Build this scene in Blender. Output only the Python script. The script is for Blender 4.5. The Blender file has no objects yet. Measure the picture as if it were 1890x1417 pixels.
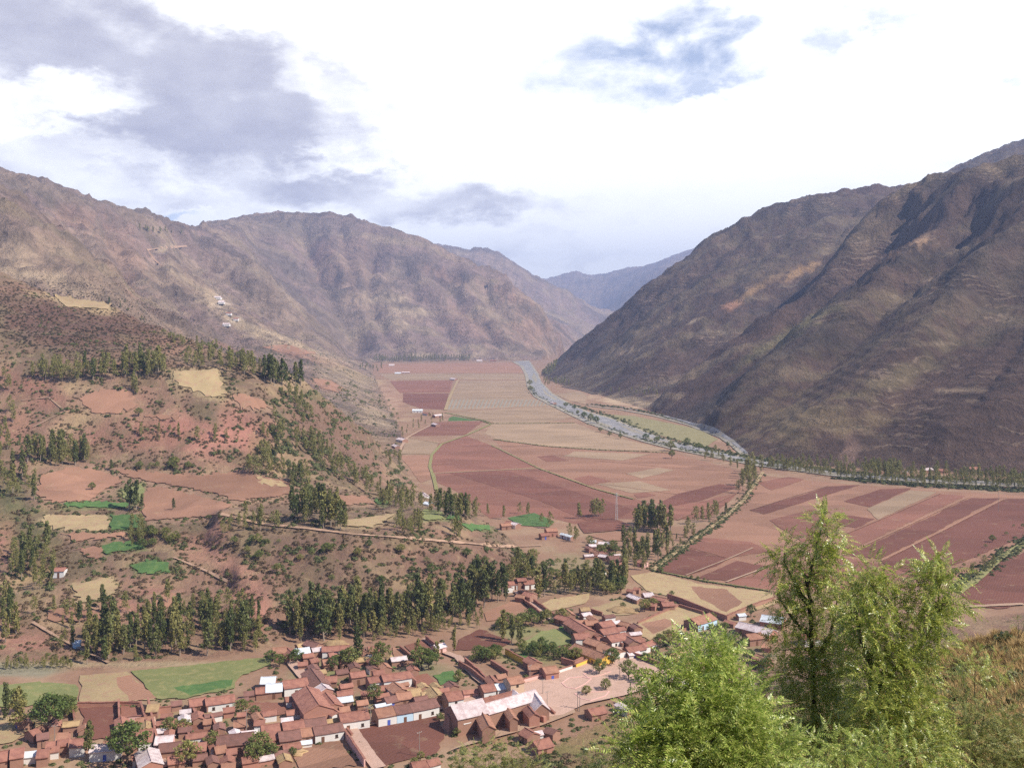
import bpy, bmesh, math, random
import numpy as np
from mathutils import Vector, Matrix
R = math.radians
S = bpy.context.scene
C = S.collection
rnd = random.Random(7)
# ------------------------------------------------------------------ camera, sky, sun, exposure
F, CX, HY, HC = 1800.0, 945.0, 610.0, 130.0      # focal length in pixels, optical axis column, horizon row, eye height (m)
cam = bpy.data.cameras.new('camera'); cob = bpy.data.objects.new('camera', cam); C.objects.link(cob)
cam.sensor_width = 36; cam.lens = 36*F/1890; cam.shift_y = -(708.5-HY)/1890
cam.clip_start = 0.2; cam.clip_end = 60000
cob.location = (0, 0, HC); cob.rotation_euler = (R(90), 0, 0)
S.camera = cob
SUN_EL, SUN_AZ = 46.0, 112.0        # azimuth clockwise from +y (the view direction)
sun = bpy.data.lights.new('sun', 'SUN'); sun.energy = 5.0; sun.angle = R(0.5); sun.color = (1.0, 0.93, 0.80)
so = bpy.data.objects.new('sun', sun); C.objects.link(so)
sd = Vector((math.sin(R(SUN_AZ))*math.cos(R(SUN_EL)), math.cos(R(SUN_AZ))*math.cos(R(SUN_EL)), math.sin(R(SUN_EL))))
so.rotation_euler = sd.to_track_quat('Z', 'Y').to_euler(); so.location = (0, 0, 400)
S.view_settings.view_transform = 'Standard'; S.view_settings.look = 'None'
S.view_settings.exposure = 0.56; S.view_settings.gamma = 1.0; S.view_settings.use_curve_mapping = False
S.cycles.max_bounces = 5; S.cycles.diffuse_bounces = 2; S.cycles.volume_bounces = 0; S.cycles.transparent_max_bounces = 8
S.cycles.use_denoising = False

class NT:
    """small helper to write node trees"""
    def __init__(s, tree): s.t = tree
    def n(s, typ, ins=None, **kw):
        nd = s.t.nodes.new(typ)
        for k, v in kw.items(): setattr(nd, k, v)
        for k, v in (ins or {}).items():
            if isinstance(v, bpy.types.NodeSocket): s.t.links.new(v, nd.inputs[k])
            else: nd.inputs[k].default_value = v
        return nd
    def m(s, op, a, b=None, c=None, clamp=False):
        nd = s.t.nodes.new('ShaderNodeMath'); nd.operation = op; nd.use_clamp = clamp
        for i, v in enumerate((a, b, c)):
            if v is None: continue
            if isinstance(v, bpy.types.NodeSocket): s.t.links.new(v, nd.inputs[i])
            else: nd.inputs[i].default_value = v
        return nd.outputs[0]
    def mix(s, f, a, b, blend='MIX'):
        nd = s.t.nodes.new('ShaderNodeMix'); nd.data_type = 'RGBA'; nd.blend_type = blend
        for i, v in ((0, f), (6, a), (7, b)):
            if isinstance(v, bpy.types.NodeSocket): s.t.links.new(v, nd.inputs[i])
            else: nd.inputs[i].default_value = (*v, 1) if (i > 0 and len(v) == 3) else v
        return nd.outputs[2]
    def noise(s, vec, scale, detail=4, rough=0.55, dist=0.0, out=0):
        return s.n('ShaderNodeTexNoise', {'Vector': vec, 'Scale': scale, 'Detail': detail, 'Roughness': rough, 'Distortion': dist}).outputs[out]
    def ramp(s, v, lo, hi):
        nd = s.t.nodes.new('ShaderNodeMapRange'); nd.interpolation_type = 'SMOOTHSTEP'
        for i, q in enumerate((v, lo, hi)):
            if isinstance(q, bpy.types.NodeSocket): s.t.links.new(q, nd.inputs[i])
            else: nd.inputs[i].default_value = q
        return nd.outputs[0]

def px_az(px): return math.atan((px-CX)/F)
def px_el(px, py): return math.atan((HY-py)/F*math.cos(px_az(px)))

def build_world():
    w = bpy.data.worlds.new('World'); S.world = w; w.use_nodes = True
    t = w.node_tree; t.nodes.clear(); N = NT(t)
    sky = N.n('ShaderNodeTexSky', sky_type='NISHITA', sun_disc=False, sun_elevation=R(SUN_EL), sun_rotation=R(SUN_AZ), altitude=2900)
    d = N.n('ShaderNodeTexCoord').outputs['Generated']
    xyz = N.n('ShaderNodeSeparateXYZ', {0: d})
    X, Y, Z = xyz.outputs
    az = N.m('ARCTAN2', X, Y); el = N.m('ARCSINE', Z)
    # cloud sheet coordinates: direction projected on a high plane
    zz = N.m('ADD', N.m('MAXIMUM', Z, 0.0), 0.14)
    pl = N.n('ShaderNodeCombineXYZ', {0: N.m('DIVIDE', X, zz), 1: N.m('DIVIDE', Y, zz), 2: 0.0}).outputs[0]
    ae = N.n('ShaderNodeCombineXYZ', {0: az, 1: N.m('MULTIPLY', el, 1.9), 2: 0.3}).outputs[0]
    n1 = N.noise(ae, 3.2, 8, 0.54, 0.4)
    n2 = N.noise(ae, 10.0, 7, 0.55, 0.3)
    n3 = N.noise(pl, 1.6, 7, 0.6)
    wx = N.m('MULTIPLY', N.m('SUBTRACT', N.noise(ae, 7.0, 6, 0.6), 0.5), 0.34)
    wy = N.m('MULTIPLY', N.m('SUBTRACT', N.noise(N.n('ShaderNodeMapping', {0: ae, 1: (5, 3, 2)}).outputs[0], 9.0, 6, 0.6), 0.5), 0.16)
    azw = N.m('ADD', az, wx); elw = N.m('ADD', el, wy)
    def blob(px, py, rx, ry, rot=0.0):
        a0, e0 = px_az(px), px_el(px, py)
        dx = N.m('SUBTRACT', azw, a0); dy = N.m('SUBTRACT', elw, e0)
        c_, s_ = math.cos(rot), math.sin(rot)
        u = N.m('DIVIDE', N.m('ADD', N.m('MULTIPLY', dx, c_), N.m('MULTIPLY', dy, s_)), rx/F)
        v = N.m('DIVIDE', N.m('SUBTRACT', N.m('MULTIPLY', dy, c_), N.m('MULTIPLY', dx, s_)), ry/F)
        r = N.m('SQRT', N.m('ADD', N.m('MULTIPLY', u, u), N.m('MULTIPLY', v, v)))
        return N.m('SUBTRACT', 1.0, N.ramp(r, 0.25, 1.25))
    def acc(lst):
        o = None
        for p, k in lst:
            q = N.m('MULTIPLY', blob(*p), k); o = q if o is None else N.m('MAXIMUM', o, q)
        return o
    # grey-lilac undersides
    g = acc([((160, 80, 560, 140, -0.10), 1.15), ((440, 230, 320, 105, 0.0), 1.05), ((640, 170, 160, 80, 0), .55), ((120, 300, 330, 120, 0), .42),
             ((660, 350, 430, 66, -0.12), 1.0), ((330, 370, 300, 60, 0), .6), ((1250, 440, 200, 50, 0.5), .22), ((1060, 465, 200, 35, 0), .30), ((1130, 520, 160, 18, 0), .35)])
    g = N.m('MULTIPLY', g, N.m('ADD', 0.35, N.m('MULTIPLY', N.ramp(n1, 0.30, 0.66), 0.8)), clamp=True)
    g = N.ramp(N.m('ADD', g, N.m('ADD', N.m('MULTIPLY', N.m('SUBTRACT', n2, 0.5), 0.55), N.m('MULTIPLY', N.m('SUBTRACT', N.noise(ae, 22.0, 6, 0.55, 0.2), 0.5), 0.28))), 0.04, 0.90)
    # bright hollows between the grey banks
    wv = acc([((140, 180, 130, 40, 0), .8), ((560, 130, 90, 50, 0), .5), ((330, 400, 80, 22, 0), .8), ((60, 245, 160, 20, 0), .5)])
    g = N.m('MULTIPLY', N.m('SUBTRACT', g, N.m('MULTIPLY', wv, 0.8), clamp=True), 0.86)
    # blue gaps
    b = acc([((1260, 75, 320, 120, 0), 1.05), ((1370, 160, 110, 30, 0), .8), ((1500, 80, 70, 40, 0), .6), ((1860, 90, 70, 120, 0), .8), ((1640, 20, 90, 40, 0), .6), ((985, 372, 60, 18, 0), .4),
             ((250, 412, 90, 16, 0.2), .8), ((1800, 300, 90, 70, 0.6), .35), ((430, 395, 60, 10, 0), .3)])
    b = N.m('MULTIPLY', b, N.ramp(N.m('ADD', N.m('MULTIPLY', n2, 0.7), N.m('MULTIPLY', n1, 0.3)), 0.40, 0.60), clamp=True)
    # elsewhere in the sky: the same broken cloud with gaps
    away = N.m('MAXIMUM', N.ramp(N.m('ABSOLUTE', az), 0.55, 0.8), N.ramp(el, 0.40, 0.6))
    g = N.m('MAXIMUM', g, N.m('MULTIPLY', away, N.m('ADD', 0.62, N.m('MULTIPLY', N.ramp(n3, 0.40, 0.62), 0.35))))
    b = N.m('MAXIMUM', b, N.m('MULTIPLY', away, N.m('SUBTRACT', 1.0, N.ramp(n3, 0.50, 0.64))))
    tex = N.m('SUBTRACT', N.noise(ae, 26.0, 6, 0.62), 0.5)
    shade = N.m('ADD', g, N.m('MULTIPLY', N.m('MULTIPLY', tex, g), 0.35), clamp=True)
    shade = N.m('ADD', shade, N.m('MULTIPLY', N.m('SUBTRACT', N.ramp(n2, 0.35, 0.7), 0.5), 0.09), clamp=True)
    cloud = N.mix(shade, (1.20, 1.20, 1.18), (0.36, 0.35, 0.42))
    skyc = N.mix(1.0, sky.outputs[0], (0.052, 0.080, 0.105), 'MULTIPLY')
    skyb = N.mix(N.m('SUBTRACT', 0.30, N.m('MULTIPLY', away, 0.28)), skyc, (1, 1, 1))
    col = N.mix(b, cloud, skyb)
    # the background strength stays in the physical sky's range; the colours above are divided by it
    bg = N.n('ShaderNodeBackground', {0: N.mix(1.0, col, (10, 10, 10), 'MULTIPLY'), 1: 0.1})
    t.links.new(bg.outputs[0], N.n('ShaderNodeOutputWorld').inputs[0])
build_world()

# ------------------------------------------------------------------ helpers
def rgb(r, g, b): return tuple(((c/255)/12.92 if c/255 <= .04045 else ((c/255+.055)/1.055)**2.4) for c in (r, g, b))
def tag(o, label=None, cat=None, group=None, kind=None):
    if label: o['label'] = label
    if cat: o['category'] = cat
    if group: o['group'] = group
    if kind: o['kind'] = kind
    return o
def link(name, me, parent=None, loc=None, rz=None):
    o = bpy.data.objects.new(name, me); C.objects.link(o)
    if parent is not None: o.parent = parent
    if loc is not None: o.location = loc
    if rz is not None: o.rotation_euler = (0, 0, rz)
    return o
class MB:
    """collects vertices and faces of one mesh"""
    def __init__(s): s.v = []; s.f = []
    def add(s, vs, fs):
        k = len(s.v); s.v += [tuple(v) for v in vs]; s.f += [tuple(i+k for i in f) for f in fs]
    def box(s, x0, y0, z0, x1, y1, z1):
        s.add([(x0,y0,z0),(x1,y0,z0),(x1,y1,z0),(x0,y1,z0),(x0,y0,z1),(x1,y0,z1),(x1,y1,z1),(x0,y1,z1)],
              [(0,3,2,1),(4,5,6,7),(0,1,5,4),(1,2,6,5),(2,3,7,6),(3,0,4,7)])
    def tube(s, pts, rad, k=6):
        pts = [Vector(p) for p in pts]; b = len(s.v); n = len(pts)
        for i, p in enumerate(pts):
            d = (pts[min(i+1, n-1)]-pts[max(i-1, 0)]).normalized()
            a = d.orthogonal().normalized(); c = d.cross(a)
            r = rad[i] if hasattr(rad, '__len__') else rad
            for j in range(k):
                t = 2*math.pi*j/k; s.v.append(tuple(p+a*math.cos(t)*r+c*math.sin(t)*r))
        for i in range(n-1):
            for j in range(k):
                s.f.append((b+i*k+j, b+i*k+(j+1) % k, b+(i+1)*k+(j+1) % k, b+(i+1)*k+j))
        s.f.append(tuple(b+(n-1)*k+j for j in range(k)))
    def mesh(s, name, mat, smooth=False):
        me = bpy.data.meshes.new(name); me.from_pydata(s.v, [], s.f)
        for m in (mat if isinstance(mat, (list, tuple)) else [mat]): me.materials.append(m)
        if smooth: me.shade_smooth()
        return me
    def obj(s, name, mat, parent=None, loc=None, rz=None, smooth=False):
        return link(name, s.mesh(name, mat, smooth), parent, loc, rz)

def material(name, fn, rough=0.9, spec=0.2):
    m = bpy.data.materials.new(name); m.use_nodes = True
    t = m.node_tree; t.nodes.clear(); N = NT(t)
    b = N.n('ShaderNodeBsdfPrincipled', {'Roughness': rough, 'Specular IOR Level': spec})
    col, bump = fn(N)
    if isinstance(col, bpy.types.NodeSocket): t.links.new(col, b.inputs['Base Color'])
    else: b.inputs['Base Color'].default_value = (*col, 1)
    if bump is not None:
        h, dist, strength = bump
        bn = N.n('ShaderNodeBump', {'Height': h, 'Distance': dist, 'Strength': strength}); t.links.new(bn.outputs[0], b.inputs['Normal'])
    t.links.new(b.outputs[0], N.n('ShaderNodeOutputMaterial').inputs[0])
    return m
def pos(N): return N.n('ShaderNodeNewGeometry').outputs['Position']

# ------------------------------------------------------------------ terrain: height field on a polar grid
def perlin(x, y, seed=0):
    rs = np.random.RandomState(seed); g = rs.rand(256)*2*np.pi; gx, gy = np.cos(g), np.sin(g); pm = rs.permutation(256)
    xi = np.floor(x).astype(np.int64); yi = np.floor(y).astype(np.int64); xf = x-xi; yf = y-yi
    u = xf*xf*xf*(xf*(xf*6-15)+10); v = yf*yf*yf*(yf*(yf*6-15)+10)
    def h(i, j): return pm[(pm[(xi+i) & 255]+yi+j) & 255]
    def gr(i, j):
        k = h(i, j); return gx[k]*(xf-i)+gy[k]*(yf-j)
    a = gr(0, 0)*(1-u)+gr(1, 0)*u; b = gr(0, 1)*(1-u)+gr(1, 1)*u
    return (a*(1-v)+b*v)*1.5
def fbm(x, y, o=5, seed=0, gain=0.5):
    r = 0; a = 1
    for i in range(o): r = r+a*perlin(x*2**i, y*2**i, seed+i); a *= gain
    return r
def ridged(x, y, o=5, seed=0, gain=0.5):
    r = 0; a = 1
    for i in range(o): r = r+a*(1-2*np.abs(perlin(x*2**i, y*2**i, seed+i))); a *= gain
    return r/2

L_FOOT = [(-700,368),(-300,370),(0,371),(150,374),(300,379),(480,397),(530,410),(640,414),(760,421),(850,450),(900,477),(945,520),(960,578),(915,640),(850,700),(800,760),(760,840),
          (745,936),(742,1180),(735,1300),(720,1560),(700,2127),(690,2700),(686,3600),(690,4000),(850,4150),(1000,4250),(1025,4700),(1060,5300),(1085,6000),(1100,7000)]
R_FOOT = [(2600,830),(2200,845),(1890,860),(1700,905),(1550,925),(1450,965),(1380,1016),(1330,1180),(1260,1380),(1200,1580),(1130,1860),(1085,2089),(1040,2294),(1010,2600),(1000,2925),(1006,3300),(1035,4000),(1080,5000),(1150,7000)]
N_FOOT = [(-700,285),(-300,280),(0,275),(400,270),(700,272),(820,280),(1000,300),(1120,325),(1250,352),(1400,374),(1550,398),(1700,425),(1800,440),(2100,470),(2600,500)]
LINES = [  # (px, py, forward distance) polylines: crests, spurs, gullies, terrace lips
 # near left hillside
 [(-700,400,1300),(-300,440,1100),(-100,482,1020),(0,500,1000),(60,530,980),(130,560,960),(210,566,940),(260,592,900),(340,622,840),(400,642,800),(450,662,780),(510,690,750),(560,706,770),(620,748,820),(680,795,880),(720,842,915)],
 [(-300,560,800),(0,600,800),(120,610,800),(250,640,790),(380,668,760)],
 [(-300,660,740),(0,680,720),(200,685,705),(330,690,700),(480,720,700),(560,760,720),(640,800,780),(690,840,860)],
 [(-300,770,660),(0,760,670),(200,765,665),(400,772,665),(500,790,670),(600,830,690),(680,860,760)],
 [(-300,850,600),(0,850,610),(150,852,625),(300,862,622),(480,870,620),(600,880,640),(700,905,690)],
 [(-300,920,560),(80,925,550),(250,935,548),(400,940,545),(520,935,560),(640,930,590),(760,930,640)],
 [(80,1000,500),(250,1000,500),(380,1010,498),(400,950,530)],
 [(-300,1080,450),(0,1090,445),(150,1080,450),(300,1080,452),(420,1090,450)],
 [(-300,1180,395),(0,1180,396),(200,1170,405),(400,1165,415)],
 [(400,950,512),(480,968,500),(560,975,490),(650,986,480),(760,994,490),(850,1002,500),(930,1008,520),(955,1012,545)],   # lip of the middle spur
 [(640,965,510),(760,955,530),(860,955,560),(930,985,580)],
 [(440,1050,455),(560,1075,448),(700,1080,450),(850,1070,470)],
 [(480,1120,425),(600,1130,428),(760,1120,440)],
 # behind the near hill
 [(-700,500,1600),(-300,540,1400),(0,590,1300),(130,640,1250),(260,680,1150),(400,730,1050),(520,780,980),(620,820,960)],
 # near shoulder of the left mountain
 [(-300,300,1900),(0,375,1800),(70,420,1750),(140,480,1600),(190,540,1450),(215,580,1350)],
 [(300,600,2000),(400,640,1900),(500,662,1800),(560,682,1700),(640,730,1500),(700,790,1250)],
 [(-700,250,3000),(-300,290,2950),(0,322,2900),(100,355,2900),(190,400,3000),(250,424,3200),(300,425,3400),(342,430,3700)],
 [(0,400,2400),(100,450,2350),(160,500,2300),(240,560,2200)],
 [(265,430,3200),(272,460,3000),(310,500,2850),(420,570,2600),(520,622,2500),(600,655,2500),(650,685,2450)],
 [(340,560,2300),(450,620,2200),(560,665,2100),(650,705,2100)],
 [(345,432,3750),(440,480,3650),(500,512,3500),(560,575,3350),(620,615,3400),(675,655,3700)],
 [(350,520,3350),(440,570,3100),(540,620,3000),(620,650,3000)],
 # mid mountain
 [(260,462,4500),(320,462,4500),(370,448,4600)],
 [(342,430,3900),(420,407,5300),(470,398,5500),(510,391,5500),(600,398,5400),(665,404,5300),(700,425,5200),(760,447,5100),(820,484,5000),(870,500,4900),(940,530,4850),(1000,568,4800),(1050,598,4850),(1090,616,5000)],
 [(560,470,5000),(600,520,4700),(640,580,4450),(670,630,4300)],
 [(540,520,4600),(600,600,4200),(650,645,4150)],
 [(700,480,5000),(740,540,4750),(800,600,4450),(850,645,4250)],
 [(690,540,4650),(720,600,4350),(760,640,4220)],
 [(830,530,4850),(880,580,4600),(930,630,4350)],
 [(900,540,4850),(970,600,4600),(1010,645,4400)],
 # ridges beyond
 [(300,470,6500),(500,470,6500),(700,500,6200),(900,540,6000),(1040,600,5800)],
 [(600,440,9000),(760,443,9000),(850,457,9000),(910,460,8900),(950,485,8800),(1000,519,8700),(1050,538,8700),(1080,572,8600),(1105,605,8400)],
 [(800,545,7200),(950,575,7100),(1050,602,7000)],
 [(700,520,11500),(950,580,11500),(1060,600,11500),(1110,602,11000)],
 [(500,500,15000),(800,515,15000),(950,520,15000),(1000,514,15000),(1040,505,15000),(1062,499,15000),(1090,508,15000),(1130,500,15000),(1160,492,15000),(1200,498,15000),(1300,460,15000),(1500,450,15000)],
 [(1115,575,12000),(1150,540,12000),(1200,505,12000),(1230,490,12000)],
 [(1085,575,13000),(1110,585,12500)],
 # right mountain, farther ridge
 [(1003,688,2950),(1060,640,2900),(1100,605,2900),(1200,530,2900),(1280,466,2950),(1370,413,3000),(1480,371,3000),(1560,358,3000),(1605,362,2970),(1628,374,2900),(1665,410,2800)],
 [(1010,700,2650),(1100,660,2500),(1200,600,2450),(1300,545,2450),(1420,500,2500),(1540,470,2550)],
 [(1515,488,2500),(1430,525,2400),(1350,563,2300),(1260,622,2150),(1180,680,2000),(1135,722,1930)],
 [(1570,450,2350),(1500,560,2100),(1400,620,1950),(1280,700,1800),(1215,745,1680)],
 # nearer ridge with its spurs and gullies
 [(1628,376,2150),(1665,362,2080),(1700,350,2000),(1740,352,1950),(1800,344,1850),(1890,322,1750),(2100,270,1700),(2600,200,1700)],
 [(1600,405,2080),(1560,452,1980),(1500,530,1850),(1400,590,1750),(1300,655,1660),(1230,715,1600)],
 [(1680,410,1980),(1600,500,1850),(1480,610,1650),(1350,705,1480),(1275,765,1420)],
 [(1760,385,1830),(1700,440,1720),(1600,525,1560),(1500,595,1450),(1400,675,1350),(1330,750,1260)],
 [(1800,440,1720),(1720,530,1560),(1620,610,1430),(1500,705,1280),(1390,795,1130)],
 [(1890,400,1560),(1780,515,1390),(1680,612,1250),(1580,705,1130),(1480,790,1030)],
 [(1890,520,1420),(1800,625,1260),(1700,720,1120),(1600,800,1010)],
 [(2100,480,1320),(1950,600,1180),(1850,700,1060),(1750,790,960)],
 [(2600,500,1250),(2200,640,1050),(2050,760,940)],
 [(1640,430,4300),(1720,362,4250),(1745,342,4200),(1765,318,4200),(1790,306,4150),(1815,296,4150),(1835,282,4150),(1860,278,4100),(1890,266,4100),(2200,200,4100)],
 [(1640,440,2500),(1740,400,2500),(1890,360,2500),(2200,320,2500)],
 [(1120,640,5000),(1180,600,5000),(1300,520,5000),(1600,440,5000),(1900,400,5000),(2600,300,5000)],
]
NEAR = [  # (px, distance, height) of the slope below the camera
 (p, d, z) for d, zs in ((2.5,(128.5,)*7), (5,(127.3,127.2,127.2,127.0,127.0,127.6,127.6)), (10,(123.6,123.6,123.6,123.5,123.8,125.2,125.6)), (20,(116.5,116.5,117,117.5,118.5,121,121.8)),
  (35,(107,107,107,109,112,116.6,118.5)), (55,(96,96,96,98,106,112.6,115.6)), (66,(91,91,91,92,101,108,111)), (110,(67,67,68,70,78,84,88)), (180,(34,34,36,40,50,60,68)), (240,(12,12,15,20,28,38,48)))
 for p, z in zip((-700,0,500,950,1450,1800,2600), zs)]

RAVINES = [([(560,440),(590,500),(630,580),(662,640)], 22, 34), ([(470,450),(520,530),(590,600),(640,640)], 16, 30), ([(690,465),(680,530),(700,590),(735,645)], 15, 26), ([(745,480),(770,540),(820,600),(850,650)], 12, 22), ([(800,500),(850,560),(900,610),(940,650)], 13, 22),
 ([(880,530),(930,580),(985,640)], 13, 20), ([(950,560),(1000,610),(1040,645)], 9, 15), ([(630,420),(640,470),(655,520)], 10, 18), ([(110,380),(150,440),(175,500)], 12, 22), ([(190,420),(215,470),(240,540),(300,600)], 14, 24), ([(275,470),(300,540),(380,600),(450,640)], 12, 24), ([(40,350),(75,400),(110,440)], 9, 16),
 ([(360,440),(400,500),(470,560),(560,620)], 12, 22), ([(1575,400),(1540,460),(1470,520),(1390,600),(1300,670),(1215,730)], 16, 28), ([(1480,400),(1400,480),(1300,560),(1200,620),(1110,690)], 13, 24), ([(1370,440),(1270,520),(1170,590),(1080,665)], 10, 20), ([(1660,440),(1560,550),(1440,660),(1330,745)], 15, 26),
 ([(1790,400),(1700,500),(1590,620),(1480,720),(1390,800)], 18, 30), ([(1890,470),(1800,570),(1690,700),(1610,800)], 20, 34), ([(1890,620),(1820,710),(1740,810)], 16, 28), ([(1720,560),(1620,660),(1540,750)], 9, 18), ([(1560,620),(1450,720),(1380,780)], 8, 16), ([(1620,470),(1500,570),(1400,640)], 8, 15)]
def seg_resample(L, step=26):
    out = []
    for a, b in zip(L[:-1], L[1:]):
        n = max(1, int(math.ceil(math.hypot((b[0]-a[0]), 900*math.log(b[-1]/a[-1]))/step/2.2)))
        for i in range(n): t = i/n; out.append([a[k]*(1-t)+b[k]*t for k in range(len(a)-1)]+[math.exp(math.log(a[-1])*(1-t)+math.log(b[-1])*t)])
    out.append(list(L[-1])); return out
FP = L_FOOT+R_FOOT[::-1]+N_FOOT[::-1]      # floor polygon in (px, D)
def in_poly(x, y, P):
    x = np.asarray(x, float); y = np.asarray(y, float); r = np.zeros(x.shape, bool); n = len(P)
    for i in range(n):
        x0, y0 = P[i][:2]; x1, y1 = P[(i+1) % n][:2]
        if y0 == y1: continue
        c = ((y0 > y) != (y1 > y)) & (x < (x1-x0)*(y-y0)/(y1-y0)+x0); r ^= c
    return r
def build_heights():
    off = lambda D: HC/D-HC/np.maximum(D, 300.0)      # near the camera heights are interpolated relative to the eye
    pts = []
    for L in LINES:
        for px, py, D in seg_resample(L): pts.append((px, D, HC/D+(HY-py)/F))
    for L in (L_FOOT, R_FOOT, N_FOOT):
        for px, D in seg_resample(L): pts.append((px, D, 0.0))
    for px, D, z in NEAR: pts.append((px, D, z/D))
    for px in range(-700, 2700, 130):
        for D in (450, 600, 800, 1100, 1500, 2100, 3000, 3900):
            if in_poly([px], [D], FP)[0]: pts.append((px, D, 0.0))
    for px in range(-700, 2700, 400): pts.append((px, 17000, 0.01))
    for px in range(-700, 400, 250): pts.append((px, 6500, 0.06)); pts.append((px, 12000, 0.05))
    P = np.array(pts); U = P[:, 0]/900; V = np.log(P[:, 1])
    key = {}
    for i, (u, v) in enumerate(zip(np.round(U, 2), np.round(V, 2))): key.setdefault((u, v), i)
    idx = np.array(sorted(key.values())); U = U[idx]; V = V[idx]; s = P[idx, 2]-off(P[idx, 1])
    n = len(U); K = np.hypot(U[:, None]-U[None], V[:, None]-V[None])
    A = np.zeros((n+3, n+3)); A[:n, :n] = K-np.eye(n)*0.0015; A[:n, n] = 1; A[:n, n+1] = U; A[:n, n+2] = V; A[n:, :n] = A[:n, n:].T
    w = np.linalg.solve(A, np.concatenate([s, np.zeros(3)]))
    pxs = np.concatenate([np.arange(-700, -20, 12.0), np.arange(-20, 1912, 4.3), np.arange(1912, 2600, 12.0)])
    def lr(a, b, k): return np.exp(np.arange(math.log(a), math.log(b), k))
    Ds = np.concatenate([lr(2.5, 200, .032), lr(200, 360, .010), lr(360, 1300, .0052), lr(1300, 6000, .0062), lr(6000, 17000, .02)])
    G = np.zeros((len(pxs), len(Ds))); ug = pxs/900; vg = np.log(Ds)
    for i in range(0, len(pxs), 8):
        uu = ug[i:i+8][:, None, None]; vv = vg[None, :, None]
        r = np.sqrt((uu-U[None, None])**2+(vv-V[None, None])**2)
        G[i:i+8] = r@w[:n]+w[n]+w[n+1]*ug[i:i+8][:, None]+w[n+2]*vg[None]
    PX, DD = np.meshgrid(pxs, Ds, indexing='ij')
    z = (G+off(DD))*DD
    X = (PX-CX)/F*DD; Y = DD
    floor = in_poly(PX, DD, FP)
    z = np.where(floor, 0, np.maximum(z, 0.0))
    # ravines cut into the big faces, spurs left proud between them
    PYb = HY-(z-HC)/DD*F
    for L, dep, wid in RAVINES:
        best = np.full(z.shape, 1e9)
        for (x0, y0), (x1, y1) in zip(L[:-1], L[1:]):
            t = np.clip(((PX-x0)*(x1-x0)+(PYb-y0)*(y1-y0))/((x1-x0)**2+(y1-y0)**2), 0, 1)
            best = np.minimum(best, np.hypot(PX-x0-t*(x1-x0), PYb-y0-t*(y1-y0)))
        k = np.clip(1-best/wid, 0, 1)
        z = z-np.where((DD > 1000) & (DD < 6000), np.where(X < 0, 1.0, .62)*dep*DD/F*k**1.3, 0)*np.clip(z/60, 0, 1)
    z = np.maximum(z, 0)
    far = np.clip((DD-1100)/500, 0, 1); mid = np.clip((DD-340)/80, 0, 1)*(1-far)
    amp = np.clip(z/60, 0, 1)
    # gullied mountains: ridges that run down the slopes (mostly across the valley)
    wx = X+60*fbm(X/300, Y/300, 3, 40); wy = Y+60*fbm(X/300, Y/300, 3, 50)
    rg = ridged(wx/900, wy/210, 6, 3, .55); rg2 = ridged(wx/330+7, wy/95, 5, 13, .55)
    z = z+far*amp*(np.clip(z, 0, 420)*np.where(X < 0, .24, .15)*(rg-.45)*np.clip(1.25-z/900, .35, 1)+np.where(X < 0, 18, 17)*(rg2-.45)*np.clip(z/200, .2, 1))
    z = z+far*amp*9*fbm(X/70, Y/70, 5, 23, .58)
    n_ = fbm(X/70, Y/70, 5, 31)
    t = z+3*n_; st = 9.0; f = t/st-np.floor(t/st); terr = (np.floor(t/st)+np.clip((f-.35)/.5, 0, 1))*st-t
    z = z+mid*np.clip(z/12, 0, 1)*(2.6*n_+0.55*fbm(X/9, Y/9, 3, 35)+0.45*terr)
    near = np.clip((340-DD)/60, 0, 1)*np.clip(z/10, 0, 1)
    z = z+near*(0.012*np.clip(DD, 0, 160)*fbm(X/25, Y/25, 4, 61)+np.clip(DD/60, .05, 1)*0.5*fbm(X/4, Y/4, 3, 71))
    z = np.where(floor, 0, np.maximum(z, 0.0))
    return pxs, Ds, z, floor
PXS, DSS, ZG, FLOOR = build_heights()
PYG = HY-(ZG-HC)/DSS[None]*F                     # image row of every grid vertex
PYMIN = np.minimum.accumulate(PYG, axis=1)       # the skyline up to every vertex

def ground(x, y):
    """terrain height at a world point"""
    px = CX+F*x/y; i = np.clip(np.searchsorted(PXS, px)-1, 0, len(PXS)-2); j = np.clip(np.searchsorted(DSS, y)-1, 0, len(DSS)-2)
    a = (px-PXS[i])/(PXS[i+1]-PXS[i]); b = (y-DSS[j])/(DSS[j+1]-DSS[j])
    return (ZG[i, j]*(1-a)+ZG[i+1, j]*a)*(1-b)+(ZG[i, j+1]*(1-a)+ZG[i+1, j+1]*a)*b
def hit(px, py, dmin=150.0):
    """the ground point seen at a pixel of the photograph (where a thing stands)"""
    i = int(np.clip(np.searchsorted(PXS, px)-1, 0, len(PXS)-2)); a = (px-PXS[i])/(PXS[i+1]-PXS[i])
    row = PYG[i]*(1-a)+PYG[i+1]*a; j0 = int(np.searchsorted(DSS, dmin))
    k = np.nonzero(row[j0:] <= py)[0]
    if len(k) == 0: return None
    j = j0+int(k[0])
    if j <= j0: D = DSS[j]
    else:
        t = (row[j-1]-py)/(row[j-1]-row[j]+1e-9)
        D = 1/((1-t)/DSS[j-1]+t/DSS[j])
    x = (px-CX)/F*D
    return Vector((x, D, float(ground(x, D))))
def at(px, py, z):
    """the point at height z seen at a pixel"""
    D = (HC-z)*F/(py-HY); return Vector(((px-CX)/F*D, D, z))
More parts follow.
